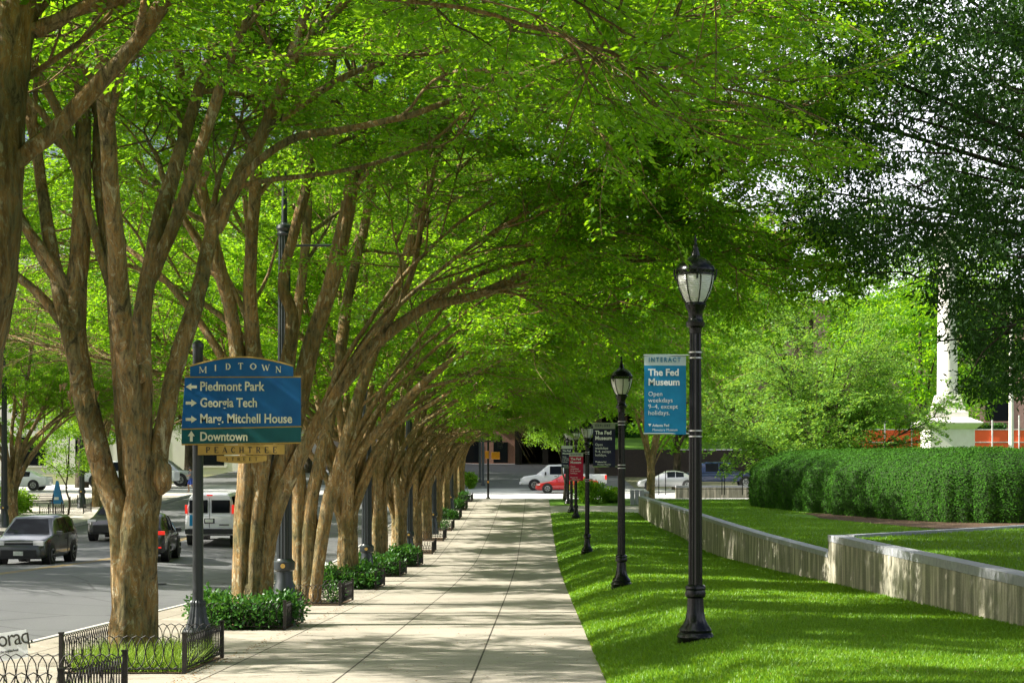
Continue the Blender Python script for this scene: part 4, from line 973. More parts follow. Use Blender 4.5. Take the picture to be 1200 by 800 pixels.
# ------------------------------------------------------------------ blue wayfinding sign
M['sign_blue'] = noisy('sign_blue', (.004, .085, .26), (.008, .12, .33), 3, .45, .1)
M['sign_green'] = noisy('sign_green', (.004, .075, .085), (.006, .10, .11), 3, .45, .1)
M['gold'] = noisy('gold', (.42, .26, .06), (.52, .34, .09), 4, .5, .1)
M['cream'] = mat('cream', (.66, .66, .48), .55); M['ink_black'] = mat('ink_black', (.03, .03, .02), .6)
SERIF = {  # strokes in a unit box: (x0,y0,x1,y1,thick), serifs
 'M': ([(.08,0,.08,1,.06),(.08,1,.5,.1,.13),(.5,.1,.92,1,.06),(.92,0,.92,1,.13)], [(.08,0),(.92,0),(.08,1),(.92,1)]),
 'I': ([(.5,0,.5,1,.16)], [(.5,0),(.5,1)]),
 'D': ([(.2,0,.2,1,.14),(.2,1,.55,.97,.07),(.55,.97,.85,.7,.13),(.85,.7,.85,.3,.16),(.85,.3,.55,.03,.13),(.55,.03,.2,0,.07)], [(.2,0),(.2,1)]),
 'T': ([(.5,0,.5,1,.15),(.08,1,.92,1,.07),(.08,1,.08,.8,.06),(.92,1,.92,.8,.06)], [(.5,0)]),
 'O': ([(.5,1,.2,.8,.1),(.2,.8,.1,.5,.16),(.1,.5,.2,.2,.16),(.2,.2,.5,0,.1),(.5,0,.8,.2,.1),(.8,.2,.9,.5,.16),(.9,.5,.8,.8,.16),(.8,.8,.5,1,.1)], []),
 'W': ([(0,1,.27,0,.14),(.27,0,.5,.9,.06),(.5,.9,.73,0,.14),(.73,0,1,1,.06)], [(0,1),(1,1)]),
 'N': ([(.12,0,.12,1,.06),(.12,1,.88,0,.14),(.88,0,.88,1,.06)], [(.12,0),(.12,1),(.88,1)]),
 'P': ([(.2,0,.2,1,.15),(.2,1,.7,.97,.07),(.7,.97,.85,.75,.14),(.85,.75,.7,.5,.12),(.7,.5,.2,.47,.07)], [(.2,0),(.2,1)]),
 'E': ([(.2,0,.2,1,.15),(.2,1,.85,1,.07),(.2,.5,.7,.5,.07),(.2,0,.9,0,.07),(.85,1,.85,.8,.06),(.9,0,.9,.22,.06)], [(.2,0),(.2,1)]),
 'A': ([(.05,0,.5,1,.06),(.5,1,.95,0,.15),(.25,.35,.75,.35,.06)], [(.05,0),(.95,0)]),
 'C': ([(.88,.75,.7,.97,.08),(.7,.97,.35,.95,.1),(.35,.95,.12,.6,.15),(.12,.6,.12,.4,.16),(.12,.4,.35,.05,.15),(.35,.05,.7,.03,.1),(.7,.03,.9,.22,.08)], []),
 'H': ([(.15,0,.15,1,.14),(.85,0,.85,1,.14),(.15,.5,.85,.5,.07)], [(.15,0),(.85,0),(.15,1),(.85,1)]),
 'R': ([(.2,0,.2,1,.15),(.2,1,.7,.97,.07),(.7,.97,.85,.75,.14),(.85,.75,.7,.5,.12),(.7,.5,.2,.47,.07),(.5,.48,.92,0,.14)], [(.2,0),(.2,1),(.92,0)]),
 'S': ([(.8,.8,.5,1,.08),(.5,1,.2,.8,.13),(.2,.8,.5,.52,.13),(.5,.52,.82,.25,.15),(.82,.25,.5,0,.11),(.5,0,.18,.18,.08)], [])}
def serif(mb, word, x0, x1, zf, h, wfrac, y):
    n = len(word); pitch = (x1 - x0) / (n - 1 if n > 1 else 1); k_ = 0
    for i, ch in enumerate(word):
        cx_ = x0 + pitch * i; z0 = zf(cx_); w = h * wfrac * (1.15 if ch in 'MWO' else .5 if ch == 'I' else .9)
        strokes, sers = SERIF[ch]; L = list(strokes) + [(sx - .14, sy, sx + .14, sy, .05) for sx, sy in sers]
        for (a, b, c, d, t) in L:
            p = Vector((cx_ + (a - .5) * w, 0, z0 + b * h)); q = Vector((cx_ + (c - .5) * w, 0, z0 + d * h)); v = (q - p)
            if v.length < 1e-6: continue
            nn = Vector((-v.z, 0, v.x)).normalized() * t * h * .68; yy = y - .0004 * (k_ % 9); k_ += 1
            mb.poly([(p.x + nn.x, yy, p.z + nn.z), (q.x + nn.x, yy, q.z + nn.z), (q.x - nn.x, yy, q.z - nn.z), (p.x - nn.x, yy, p.z - nn.z)])
SD = 23.3; ss = F / SD
def spx(px, py): p = at(px, py, SD); return (p.x, p.z)
SX, SZ = (232 - CX) / ss, walk_z(SD)
sg = empty('direction_sign', (SX, SD, SZ), 'blue direction sign with gold street plate on a grey pole', 'sign')
def L2(px, py): x, z = spx(px, py); return (x - SX, z - SZ)
def face(mb, pts, y0=0.0, th=.04):
    mb.prism([(x, y0, z) for x, z in pts], (0, th, 0))
ztop = L2(232, 398)[1]
MB().lathe([(.30, .075), (ztop - .12, .070), (ztop - .1, .082), (ztop - .05, .078), (ztop, .02)], 24).build('pole', M['grey_metal'], sg, True)
MB().lathe([(-.05, .20), (.02, .20), (.05, .17), (.22, .165), (.25, .20), (.30, .215), (.33, .20), (.36, .17)], 28).lathe([(.36, .17), (.42, .15), (.50, .125), (.64, .105), (.68, .11), (.70, .108), (.72, .095)], 32, flute=.10).build('base', M['grey_metal'], sg)
yf = -.13
a = [L2(215, 502), L2(354, 499), L2(354, 443), L2(219, 443)]
m_ = MB(); face(m_, a, yf); m_.build('blue_panel', M['sign_blue'], sg, bevel=.004)
m_ = MB(); face(m_, [L2(215, 520), L2(354, 518), L2(354, 500.6), L2(215, 503.6)], yf + .001); m_.build('green_panel', M['sign_green'], sg, bevel=.004)
arc = [L2(225, 441.5)] + [L2(225 + 120 * t, 441.5 - 11 - 10.5 * math.sin(PI * t)) for t in [k / 16 for k in range(17)]] + [L2(345, 441.5)]
m_ = MB(); face(m_, arc, yf); m_.build('arched_panel', M['sign_blue'], sg)
g = MB()
tp = [(*L2(225 + 120 * t, 441.5 - 11.8 - 10.5 * math.sin(PI * t)),) for t in [k / 16 for k in range(17)]]
g.tube([(x, yf + .02, z) for x, z in tp], .016, 6)
for (p, q) in ((L2(219, 442.3), L2(354, 442.0)), (L2(215, 503.0), L2(354.5, 499.8)), (L2(215, 520.6), L2(354.5, 518.6))): g.tube([(p[0], yf + .016, p[1]), (q[0], yf + .016, q[1])], .0135, 6)
g.build('gold_moulding', M['gold'], sg)
m_ = MB(); face(m_, [L2(234, 533), L2(335, 532), L2(335, 520.6), L2(234, 521.6)], yf + .004); m_.build('street_plate', M['gold'], sg)
pl = [L2(256, 534), L2(256, 540)] + [L2(256 + 58 * t, 540 + 2.8 * math.sin(PI * t)) for t in (.2, .4, .6, .8)] + [L2(314, 539.5), L2(314, 533.3)]
m_ = MB(); face(m_, pl, yf + .008); m_.build('street_plate', M['gold'], sg)
m_ = MB(); 
for q in (432, 470, 508): MB().box((.0, yf + .06, L2(232, q)[1]), (.16, .10, .05)).build('bracket', M['grey_metal'], sg)
yt = yf - .004
sf = MB(); x0, x1 = L2(240, 0)[0], L2(328, 0)[0]
def arch_z(x): t = (x - L2(225, 0)[0]) / (L2(345, 0)[0] - L2(225, 0)[0]); return L2(0, 441.5 - 1.5 - 7.0 * math.sin(PI * max(0, min(1, t))))[1]
serif(sf, 'MIDTOWN', x0, x1, arch_z, 7.0 / ss, 1.0, yt); sf.build('lettering', M['cream'], sg)
sf = MB(); serif(sf, 'PEACHTREE', L2(246, 0)[0], L2(324, 0)[0], lambda x: L2(0, 530.4)[1], 6.6 / ss, .85, yf - .001); sf.build('lettering', M['ink_black'], sg); sf = MB(); serif(sf, 'STREET', L2(268, 0)[0], L2(302, 0)[0], lambda x: L2(0, 539.6)[1], 3.8 / ss, .85, yf + .003)
sf.build('lettering', M['ink_black'], sg)
def sline(body, px, py, wpx, hpx=13.0):
    o = text_mesh('lettering', body, hpx * 1.42 / ss, M['cream'], sg, (L2(px, 0)[0], yt, L2(0, py)[1]), offset=.0035)
    xs = [v.co.x for v in o.data.vertices]; w = max(xs) - min(xs); o.scale = (wpx / ss / w, 1, 1)
    o.location.x -= min(xs) * o.scale[0]
sline('Piedmont Park', 237, 458, 75, 10.5); sline('Georgia Tech', 237, 477, 66, 10.5); sline('Marg. Mitchell House', 237, 495.5, 107, 10.5); sline('Downtown', 237, 516.3, 55, 10.2)
def arrow(px, py, rot, sc=1.0):
    pts = [(-6, -1.7), (0.5, -1.7), (.5, -4.2), (7, 0), (.5, 4.2), (.5, 1.7), (-6, 1.7)]
    ca, sa = math.cos(rot), math.sin(rot); P = [((x * ca - y * sa) * sc, (x * sa + y * ca) * sc) for x, y in pts]; c = L2(px, py)
    mm = MB(); mm.prism([(c[0] + x / ss, yt, c[1] + y / ss) for x, y in P], (0, .003, 0)); mm.build('arrow', M['cream'], sg)
arrow(227, 453.7, PI); arrow(226, 472.5, 0); arrow(226, 491.5, 0); arrow(226.5, 511.5, PI / 2, .95)

# little yard sign
ys = empty('yard_sign', (0, 0, 0), 'small white lawn sign on wire legs at the left edge', 'sign')
YD = 18.3
def Y3(px, py, dy=0): p = at(px, py, YD); return (p.x, p.y + dy, p.z)
m_ = MB(); m_.prism([Y3(-42, 782), Y3(33, 769), Y3(30.5, 737), Y3(-44, 748)], (0, .006, 0)); m_.build('sign_board', M['ink_white'], ys)
m_ = MB(); m_.tube([Y3(-36, 780, .01), Y3(-34, 822, .01)], .003, 4).tube([Y3(33, 768, .01), Y3(34, 822, .01)], .003, 4).tube([Y3(-34, 800, .01), Y3(34, 792, .01)], .003, 4).tube([Y3(3, 770, .01), Y3(4, 822, .01)], .003, 4)
m_.build('wire_leg', M['steel'], ys)
text_mesh('lettering', 'oraq.', 21 * 1.3 / (F / YD), M['ink_black'], ys, (Y3(-2, 0)[0], YD - .004, Y3(0, 758)[2]), rot=(R(90), R(-8.5), 0), sx=.82, spacing=.9, offset=0)
text_mesh('lettering', 'visit the neighborhood', 3.4 * 1.4 / (F / YD), M['ink_black'], ys, (Y3(-4, 0)[0], YD - .004, Y3(0, 766)[2]), rot=(R(90), R(-8.5), 0), sx=.6)

# ------------------------------------------------------------------ tall fluted light poles
def tall_pole(x, d, z, label, H=7.55, group='tall fluted street light poles', arm=1):
    root = empty('light_pole', (x, d, z), label, 'light pole', group=group)
    MB().lathe([(-.1, .26), (.05, .26), (.08, .24), (.55, .20), (.62, .17), (.82, .16), (.85, .20), (.88, .205), (1.0, .205), (1.03, .17), (1.06, .155)], 28).build('base', M['dark_green_metal'], root, True)
    MB().lathe([(1.05, .15), (H - .25, .115)], 28, flute=.13).build('pole', M['dark_green_metal'], root)
    MB().lathe([(H - .26, .12), (H - .22, .15), (H - .18, .12), (H - .12, .16), (H - .06, .15), (H, .05)], 20).lathe([(H - .02, .06), (H + 1.2, .045)], 12).build('pole_cap', M['dark_green_metal'], root, True)
    MB().tube([(.1, 0, H - .45), (.4, 0, H - .44), (1.1, -.0, H - .44)], .025, 8).build('banner_arm', M['dark_green_metal'], root)
    c = MB(); c.lathe([(0, .045), (.015, .045)], 16); v = [(x_, -.205 - z_ * .3, .93 + y_) for x_, y_, z_ in c.v]; c.v = v; c.build('badge', M['gold'], root)
    return root
for i, d in enumerate((33, 49, 65.2, 81, 97)):
    tall_pole(-4.88 if i != 3 else -4.9, d, walk_z(d), ['first tall fluted pole, standing right behind the sign', 'second tall fluted pole, in the leafy bed', 'third tall fluted pole of the row', 'fourth tall fluted pole of the row', 'farthest tall fluted pole of the row'][i])
p = at(5, 612, 80); tall_pole(p.x, 80, far_z(0, 80), 'tall dark pole across the street at the left frame edge', group='tall fluted street light poles')
p = at(96, 600, 96); tall_pole(p.x, 96, far_z(0, 96), 'dark pole across the street beside the white truck', group='tall fluted street light poles')

# ------------------------------------------------------------------ vehicles
def vehicle(name, loc, rz, label, L, Wd, st, pm, wheels, wr, cat='car', windows=(), group=None, glass='dark_glass', extras=None):
    """st: stations (y, zbottom, zbelt, ztop, halfwidth, roof halfwidth, lo)"""
    root = empty(name, loc, label, cat, rz, group); V = []; Q = []; K = 9
    def ringp(s):
        y, zb, zl, zt, w, wr_ = s
        half = [(w * .90, zb), (w, zb + (zl - zb) * .22), (w * 1.0, zb + (zl - zb) * .62), (w * .975, zl), (wr_ + (w * .97 - wr_) * .12, zt - (zt - zl) * .12), (wr_ * .90, zt - .01), (0, zt + .015)]
        return half
    rings = [ringp(s) for s in st]; m = 13
    for s, h in zip(st, rings):
        full = [(x, s[0], z) for x, z in h] + [(-x, s[0], z) for x, z in reversed(h[:-1])]
        V += full
    for i in range(len(st) - 1):
        for j in range(m - 1): a = i * m + j; Q.append((a, a + m, a + m + 1, a + 1))
        Q.append((i * m, i * m + m - 1, i * m + 2 * m - 1, i * m + m))
    mb = MB(); mb.v = [tuple(v) for v in V]; mb.f = Q; mb.f.append(tuple(range(m))); mb.f.append(tuple(range((len(st) - 1) * m, len(st) * m))[::-1])
    body = mb.build('body', pm, root, True)
    md = body.modifiers.new('b', 'BEVEL'); md.width = .03; md.segments = 2; md.limit_method = 'ANGLE'; md.angle_limit = R(35)
    def quadglass(P, shrink=.09, off=.012, nm='window'):
        P = [Vector(p) for p in P]; c = sum(P, Vector()) / len(P); n = (P[1] - P[0]).cross(P[-1] - P[0]).normalized()
        cen = Vector((0, c.y * .8, .6)); 
        if n.dot(c - cen) < 0: n = -n
        P2 = [p + (c - p) * shrink + n * off for p in P]; q = MB(); q.poly(P2); q.build(nm, M[glass], root)
    def rp(i, j): return V[i * m + j]
    for w in windows:
        if w[0] == 'side':
            i, k = w[1], w[2]
            for sgn in (0, 1):
                js = (3, 4) if sgn == 0 else (9, 8)
                quadglass([rp(i, js[0]), rp(k, js[0]), rp(k, js[1]), rp(i, js[1])], w[3] if len(w) > 3 else .08)
        else:   # across: between stations i,k : front or rear screen
            i, k = w[1], w[2]
            lo, hi = (i, k)
            sh = w[3] if len(w) > 3 else .08
            a0, a1 = rp(lo, 4), rp(lo, 8); b0, b1 = rp(hi, 5), rp(hi, 7)
            quadglass([a0, a1, b1, b0], sh, .03, 'windscreen')
    for y in wheels:
        for sx in (-1, 1):
            x = sx * (Wd / 2 - .11)
            arch = MB(); pts = [(sx * (Wd / 2 - .25), y + (wr + .07) * math.cos(t), wr + (wr + .07) * math.sin(t)) for t in [2 * PI * k / 20 for k in range(20)]]
            arch.prism(pts, (sx * .262, 0, 0)); arch.build('wheel_arch', M['trim_black'], root)
            tw = MB(); tw.lathe([(-.11, wr - .04), (-.09, wr), (.09, wr), (.11, wr - .04), (.115, wr * .68)], 24); tw.v = [(sx * (z + (Wd / 2 - .11) + .03), y + b, wr + a) for a, b, z in tw.v]; wo = tw.build('wheel', M['tyre'], root, True)
            rm = MB(); rm.lathe([(.10, wr * .66), (.118, wr * .64), (.112, .12), (.125, .05), (.125, .01)], 20); 
            rm.v = [(sx * (z + (Wd / 2 - .11) + .032), y + b, wr + a) for a, b, z in rm.v]
            rm.build('rim', M['rim'], wo, True)
            sp = MB()
            for k in range(5):
                t = 2 * PI * k / 5 + .3; sp.tube([(sx * (Wd / 2 + .052), y + .05 * math.cos(t + .6), wr + .05 * math.sin(t + .6)), (sx * (Wd / 2 + .05), y + wr * .58 * math.cos(t + .6), wr + wr * .58 * math.sin(t + .6))], .022, 4)
            sp.build('spokes', M['trim_black'], wo)
    def bx(nm, c, size, m, mirror=False, bev=.012):
        for q in ((1, -1) if mirror else (1,)):
            MB().box((c[0] * q, c[1], c[2]), size).build(nm, M[m] if isinstance(m, str) else m, root, bevel=bev)
    if extras: extras(bx)
    return root
M['paint_grey'] = paint('paint_grey', (.07, .075, .07), .25, .5); M['paint_black'] = paint('paint_black', (.012, .012, .014)); M['paint_white'] = paint('paint_white', (.75, .76, .76), .35)
M['paint_red'] = paint('paint_red', (.50, .012, .015)); M['paint_silver'] = paint('paint_silver', (.45, .46, .47), .3, .6); M['paint_blue'] = paint('paint_blue', (.02, .04, .13))
M['plate'] = noisy('plate', (.55, .6, .5), (.7, .72, .68), 12, .5, .0)
# boxy grey car (front towards -y when rz = pi ; local front is +y)
SOUL = [(-2.0, .35, .75, .80, .80, .74), (-1.96, .28, .95, 1.02, .86, .76), (-1.85, .24, 1.0, 1.50, .89, .66), (-1.5, .22, 1.0, 1.60, .90, .66), (-.6, .22, .98, 1.62, .90, .68),
        (.2, .22, .96, 1.58, .90, .68), (.45, .22, .96, 1.50, .90, .66), (1.05, .22, .94, .99, .90, .80), (1.6, .22, .86, .92, .89, .76), (1.92, .24, .72, .82, .84, .70), (2.02, .30, .55, .66, .72, .62)]
def ex_soul(bx):
    bx('grille', (0, 2.0, .40), (1.15, .08, .24), 'trim_black'); bx('grille', (0, 1.97, .70), (.95, .08, .05), 'trim_black')
    bx('headlight', (.64, 1.93, .72), (.34, .16, .15), 'lamp_clear', True); bx('number_plate', (0, 2.05, .40), (.32, .03, .14), 'plate'); bx('chrome_strip', (0, 2.0, .76), (.9, .08, .025), 'steel', False, 0)
    bx('door_seam', (.906, -.55, .65), (.012, .015, .62), 'trim_black', True, 0); bx('door_handle', (.915, -.35, .82), (.02, .16, .03), 'trim_black', True, 0); bx('mirror', (.98, .72, 1.02), (.2, .12, .14), 'paint_grey' and M['paint_grey'], True)
    bx('bumper', (0, 1.98, .26), (1.5, .1, .08), 'trim_black'); bx('fog_light', (.68, 1.95, .40), (.12, .06, .07), 'lamp_clear', True)
def on_road(px, s): d = F / s; x = (px - CX) / s; return (x, d, road_z(x, d))
x_, d_ = -16.85, 57.5
vehicle('parked_car', (x_, d_, road_z(x_, d_)), PI, 'boxy dark grey hatchback driving towards the camera at the left edge', 4.1, 1.8, SOUL, M['paint_grey'], (-1.25, 1.32), .33,
        windows=(('side', 3, 4), ('side', 4, 5), ('x', 7, 6, .1), ('x', 1, 2, .12)), extras=ex_soul)
def ex_suv(bx):
    bx('tail_light', (.70, -2.18, 1.0), (.34, .12, .13), 'tail_red', True); bx('bumper', (0, -2.25, .42), (1.5, .12, .18), 'trim_black'); bx('number_plate', (0, -2.27, .85), (.32, .03, .15), 'plate')
    bx('mirror', (1.0, .75, 1.02), (.2, .12, .14), M['paint_black'], True); bx('reflector', (.7, -2.3, .5), (.14, .03, .05), 'tail_red', True)
SUV = [(-2.28, .35, .72, .78, .78, .70), (-2.2, .28, .98, 1.02, .88, .78), (-1.95, .25, 1.05, 1.30, .91, .68), (-1.55, .24, 1.05, 1.58, .92, .66), (-.6, .24, 1.02, 1.66, .92, .66),
       (.25, .24, 1.0, 1.60, .92, .66), (.45, .24, 1.0, 1.54, .92, .66), (1.15, .24, .98, 1.03, .91, .80), (1.8, .24, .90, .96, .89, .76), (2.15, .26, .75, .84, .84, .70), (2.28, .32, .55, .66, .74, .62)]
x_, d_ = -14.0, 61.0
vehicle('moving_car', (x_ + .1, d_, road_z(x_, d_)), .09, 'black sport utility vehicle with lit tail light behind the nearest elm trunk', 4.5, 1.85, SUV, M['paint_black'], (-1.35, 1.4), .36, cat='car',
        windows=(('side', 3, 4), ('side', 4, 5), ('x', 7, 6, .1), ('x', 1, 3, .12)), extras=ex_suv)
x_, d_ = -18.05, 74.0
vehicle('moving_car', (x_, d_, road_z(x_, d_)), PI, 'dark car mostly hidden behind the left side of the nearest elm trunk', 4.5, 1.85, SUV, M['paint_black'], (-1.35, 1.4), .36, cat='car',
        windows=(('side', 3, 4), ('side', 4, 5), ('x', 7, 6, .1)), extras=lambda bx: (bx('headlight', (.68, 2.12, .80), (.34, .12, .16), 'lamp_clear', True), bx('grille', (0, 2.26, .5), (1.2, .08, .3), 'trim_black')))
VAN = [(-2.85, .45, 1.15, 1.2, .88, .80), (-2.8, .40, 1.20, 1.25, .97, .84), (-2.72, .38, 1.22, 2.02, 1.0, .80), (-2.5, .36, 1.22, 2.10, 1.0, .80), (-1.2, .36, 1.22, 2.13, 1.0, .80), (.4, .36, 1.22, 2.12, 1.0, .80),
       (1.1, .36, 1.20, 2.06, 1.0, .78), (1.4, .36, 1.20, 1.98, 1.0, .76), (2.0, .36, 1.16, 1.22, .98, .86), (2.7, .36, 1.05, 1.10, .95, .80), (2.85, .42, .80, .90, .88, .76)]
def ex_van(bx):
    bx('rear_window', (.45, -2.80, 1.56), (.74, .10, .52), 'dark_glass', True, .03)
    bx('tail_light', (.945, -2.79, 1.45), (.09, .08, .36), 'tail_red', True); bx('bumper', (0, -2.93, .55), (1.9, .22, .20), 'trim_black'); bx('bumper_step', (0, -2.96, .67), (1.7, .14, .03), 'steel')
    bx('number_plate', (.0, -2.87, .98), (.42, .03, .20), 'trim_black'); bx('number_plate', (.0, -2.89, .98), (.32, .02, .13), 'plate'); bx('door_seam', (0, -2.856, 1.25), (.015, .02, 1.3), 'trim_black', False, 0)
    bx('sticker', (-.66, -2.858, 1.0), (.28, .02, .45), M['banner_blue']); bx('brake_light', (0, -2.78, 2.02), (.24, .05, .05), 'tail_red'); bx('badge', (.6, -2.862, .82), (.4, .02, .04), 'trim_black', False, 0)
x_, d_ = -13.35, 72.0
vehicle('cargo_van', (x_, d_, road_z(x_, d_)), .03, 'white cargo van with twin rear doors, seen from behind by the sign pole', 5.7, 2.0, VAN, M['paint_white'], (-1.9, 1.7), .38, cat='van',
        windows=(('side', 3, 4, .12), ('side', 4, 5, .12), ('side', 5, 6, .12), ('x', 8, 7, .1)), extras=ex_van)
SED = [(-2.35, .40, .70, .75, .72, .64), (-2.28, .30, .88, .93, .84, .72), (-1.75, .22, .92, .98, .90, .74), (-1.15, .20, .92, 1.32, .91, .60), (-.5, .20, .90, 1.43, .91, .58), (.15, .20, .88, 1.40, .91, .58),
       (.35, .20, .88, 1.33, .91, .60), (1.15, .20, .86, .91, .90, .76), (1.8, .20, .74, .80, .88, .72), (2.2, .22, .60, .68, .80, .64), (2.35, .30, .45, .54, .68, .56)]
def ex_sed(bx):
    bx('headlight', (.70, 2.12, .62), (.26, .26, .09), 'lamp_clear', True); bx('door_seam', (.912, -.25, .55), (.012, .02, .60), 'trim_black', True, 0); bx('door_handle', (.92, -.05, .74), (.02, .16, .03), 'trim_black', True, 0); bx('side_sill', (.905, .02, .24), (.03, 2.0, .06), 'trim_black', True, 0); bx('mirror', (.98, .75, .95), (.18, .11, .11), M['paint_red'], True); bx('bumper', (0, 2.30, .34), (1.3, .1, .16), 'trim_black')
    bx('tail_light', (.72, -2.28, .78), (.24, .1, .1), 'tail_red', True)
x_, d_ = (664 - CX) / 15.6, 128
vehicle('red_sedan', (x_, d_, road_z(0, d_) + .03), PI / 2, 'red sedan facing left on the cross street', 4.7, 1.82, SED, M['paint_red'], (-1.4, 1.45), .33, windows=(('side', 3, 4), ('side', 4, 5), ('x', 7, 6, .1), ('x', 2, 3, .1)), extras=ex_sed)
PICK = [(-3.6, .55, 1.18, 1.22, .92, .86), (-3.55, .50, 1.2, 1.25, .97, .9), (-1.3, .46, 1.22, 1.26, 1.0, .92), (-1.25, .46, 1.22, 1.93, 1.0, .76), (-.2, .44, 1.2, 2.0, 1.0, .76), (.9, .44, 1.2, 1.98, 1.0, .76), (1.1, .44, 1.18, 1.90, 1.0, .76),
        (1.9, .44, 1.15, 1.22, .99, .86), (2.9, .44, 1.0, 1.08, .96, .82), (3.15, .48, .75, .86, .90, .78)]
def ex_pick(bx):
    bx('tail_light', (.93, -3.52, 1.0), (.12, .14, .34), 'tail_red', True); bx('mirror', (1.1, 1.2, 1.3), (.22, .12, .26), M['trim_black'], True); bx('headlight', (.76, 3.02, .85), (.34, .24, .16), 'lamp_clear', True); bx('door_seam', (1.006, .2, .85), (.012, .025, .72), 'trim_black', True, 0); bx('door_seam', (1.006, -1.2, .85), (.012, .025, .72), 'trim_black', True, 0); bx('door_handle', (1.01, .4, 1.08), (.02, .2, .04), 'trim_black', True, 0)
    bx('bumper', (0, 3.18, .55), (1.8, .14, .2), M['paint_white'])
x_ = (657 - CX) / 14.9
vehicle('pickup_truck', (x_, 134.3, road_z(0, 134.3) + .03), PI / 2, 'white crew cab pickup facing left behind the red sedan', 7, 2.0, PICK, M['paint_white'], (-2.3, 2.05), .41, cat='truck', windows=(('side', 3, 4), ('side', 4, 5), ('x', 7, 6, .1)), extras=ex_pick)
# right side traffic seen over the wall
x_ = (783 - CX) / 15.4
vehicle('silver_car', (x_, 130, gz(130) + .1), PI / 2, 'silver sedan beyond the stone wall, facing left', 4.7, 1.82, SED, M['paint_silver'], (-1.4, 1.45), .33, windows=(('side', 3, 4), ('side', 4, 5), ('x', 7, 6, .1)))
x_ = (838 - CX) / 14.8
vehicle('blue_pickup', (x_, 135, gz(135) + .1), PI / 2, 'dark blue pickup beyond the stone wall, next to the lamp post', 7, 2.0, PICK, M['paint_blue'], (-2.3, 2.05), .41, cat='truck', windows=(('side', 3, 4), ('side', 4, 5), ('x', 7, 6, .1)))
# left background traffic
vehicle('white_pickup', ((150 - CX) / 16.0, 125, road_z(-30, 125) + .15), PI / 2, 'white truck stopped across the street at left, behind the sapling', 7, 2.0, PICK, M['paint_white'], (-2.3, 2.05), .5, cat='truck', windows=(('side', 3, 4), ('side', 4, 5)))
vehicle('silver_pickup', ((182 - CX) / 15.4, 130, road_z(-30, 130) + .15), -PI / 2, 'silver truck to the right of the white truck across the street', 7, 2.0, PICK, M['paint_silver'], (-2.3, 2.05), .45, cat='truck', windows=(('side', 3, 4), ('side', 4, 5)))
vehicle('white_sedan', ((20 - CX) / 16.4, 122, road_z(-30, 122) + .1), PI / 2, 'pale sedan across the street at the far left', 4.7, 1.82, SED, M['paint_white'], (-1.4, 1.45), .33, windows=(('side', 3, 4), ('side', 4, 5)))

# ------------------------------------------------------------------ far intersection furniture
M['signal_yellow'] = mat('signal_yellow', (.75, .30, .01), .45)
M['lamp_red'] = mat('lamp_red', (.8, .05, .01), .4); _b = N(M['lamp_red']).b; _b.inputs["Emission Color"].default_value = (1, .09, .02, 1); _b.inputs["Emission Strength"].default_value = 2.0
p = at(572, 580, 113.6); sp_ = empty('signal_pole', (p.x, p.y, gz(113.6) - .1), 'dark pedestrian signal pole with yellow box and red light at the corner', 'traffic signal')
MB().lathe([(0, .16), (.1, .16), (.18, .09), (.2, .085)], 16).lathe([(.2, .075), (5.6, .07)], 16).build('pole', M['black_metal'], sp_, True)
MB().box((-.07, -.12, 3.0), (.24, .22, .50)).box((.50, -.12, 2.95), (.56, .24, .48)).build('signal_housing', M['signal_yellow'], sp_, bevel=.03)
MB().box((.20, -.12, 3.85), (.24, .22, .9)).build('signal_housing', M['black_metal'], sp_, bevel=.02)
MB().lathe([(0, .11), (.02, .10), (.04, .02)], 16, (0, 0, 0)).build('red_light', M['lamp_red'], sp_, True)
sp_.children[-1].rotation_euler = (R(90), 0, 0); sp_.children[-1].location = (.20, -.235, 4.05)
MB().box((0, -.09, 1.2), (.1, .08, .14)).build('push_button', M['signal_yellow'], sp_)
for k, (px, py, d, h, lb) in enumerate([(562.5, 553, 150, 9, 'left grey pole of the pair across the intersection'), (566, 558, 143, 9, 'right grey pole of the pair across the intersection')]):
    q = at(px, py, d); m_ = MB().lathe([(-.3, .2), (.1, .2), (.3, .11), (h, .09)], 14); o = m_.build('utility_pole', M['grey_metal'], None, True, loc=(q.x, d, gz(d) - .1)); tag(o, lb, 'pole', 'grey poles across the intersection')
# hanging signal
q = at(586, 518, 150); hs = empty('traffic_light', (q.x, 150, q.z), 'black traffic light hanging over the far road', 'traffic signal')
MB().box((0, 0, 0), (.4, .3, 1.1)).box((0, -.18, .62), (.44, .1, .05)).build('housing', M['black_metal'], hs, bevel=.03)
MB().tube([(0, 0, .5), (0, 0, 4.5)], .03, 6).tube([(0, 0, 4.5), (-9, 0, 4.9)], .06, 6).tube([(-9, 0, 4.9), (-9, 0, -6)], .12, 8).build('mast', M['black_metal'], hs)
for k in range(3):
    MB().lathe([(0, .12), (.02, .12)], 14).build('lens', M['trim_black'], hs).location = (0, -.17, .34 - k * .34); hs.children[-1].rotation_euler = (R(90), 0, 0)
# bush at the corner
shrub((3.2, 106, gz(106)), 'dense leafy bush on the corner lawn under the navy banner', 200, 1.1, 1.0, 1.5, 5000, .16, 'bright_leaf')
shrub((4.6, 107, gz(107)), 'second leafy bush on the corner lawn, nearer the wall', 201, .9, .9, 1.0, 3500, .16, 'bright_leaf')
shrub((-5.4, 137, gz(137)), 'pale feathery shrub by the far poles', 202, .6, .6, 1.2, 2500, .2, 'bright_leaf')
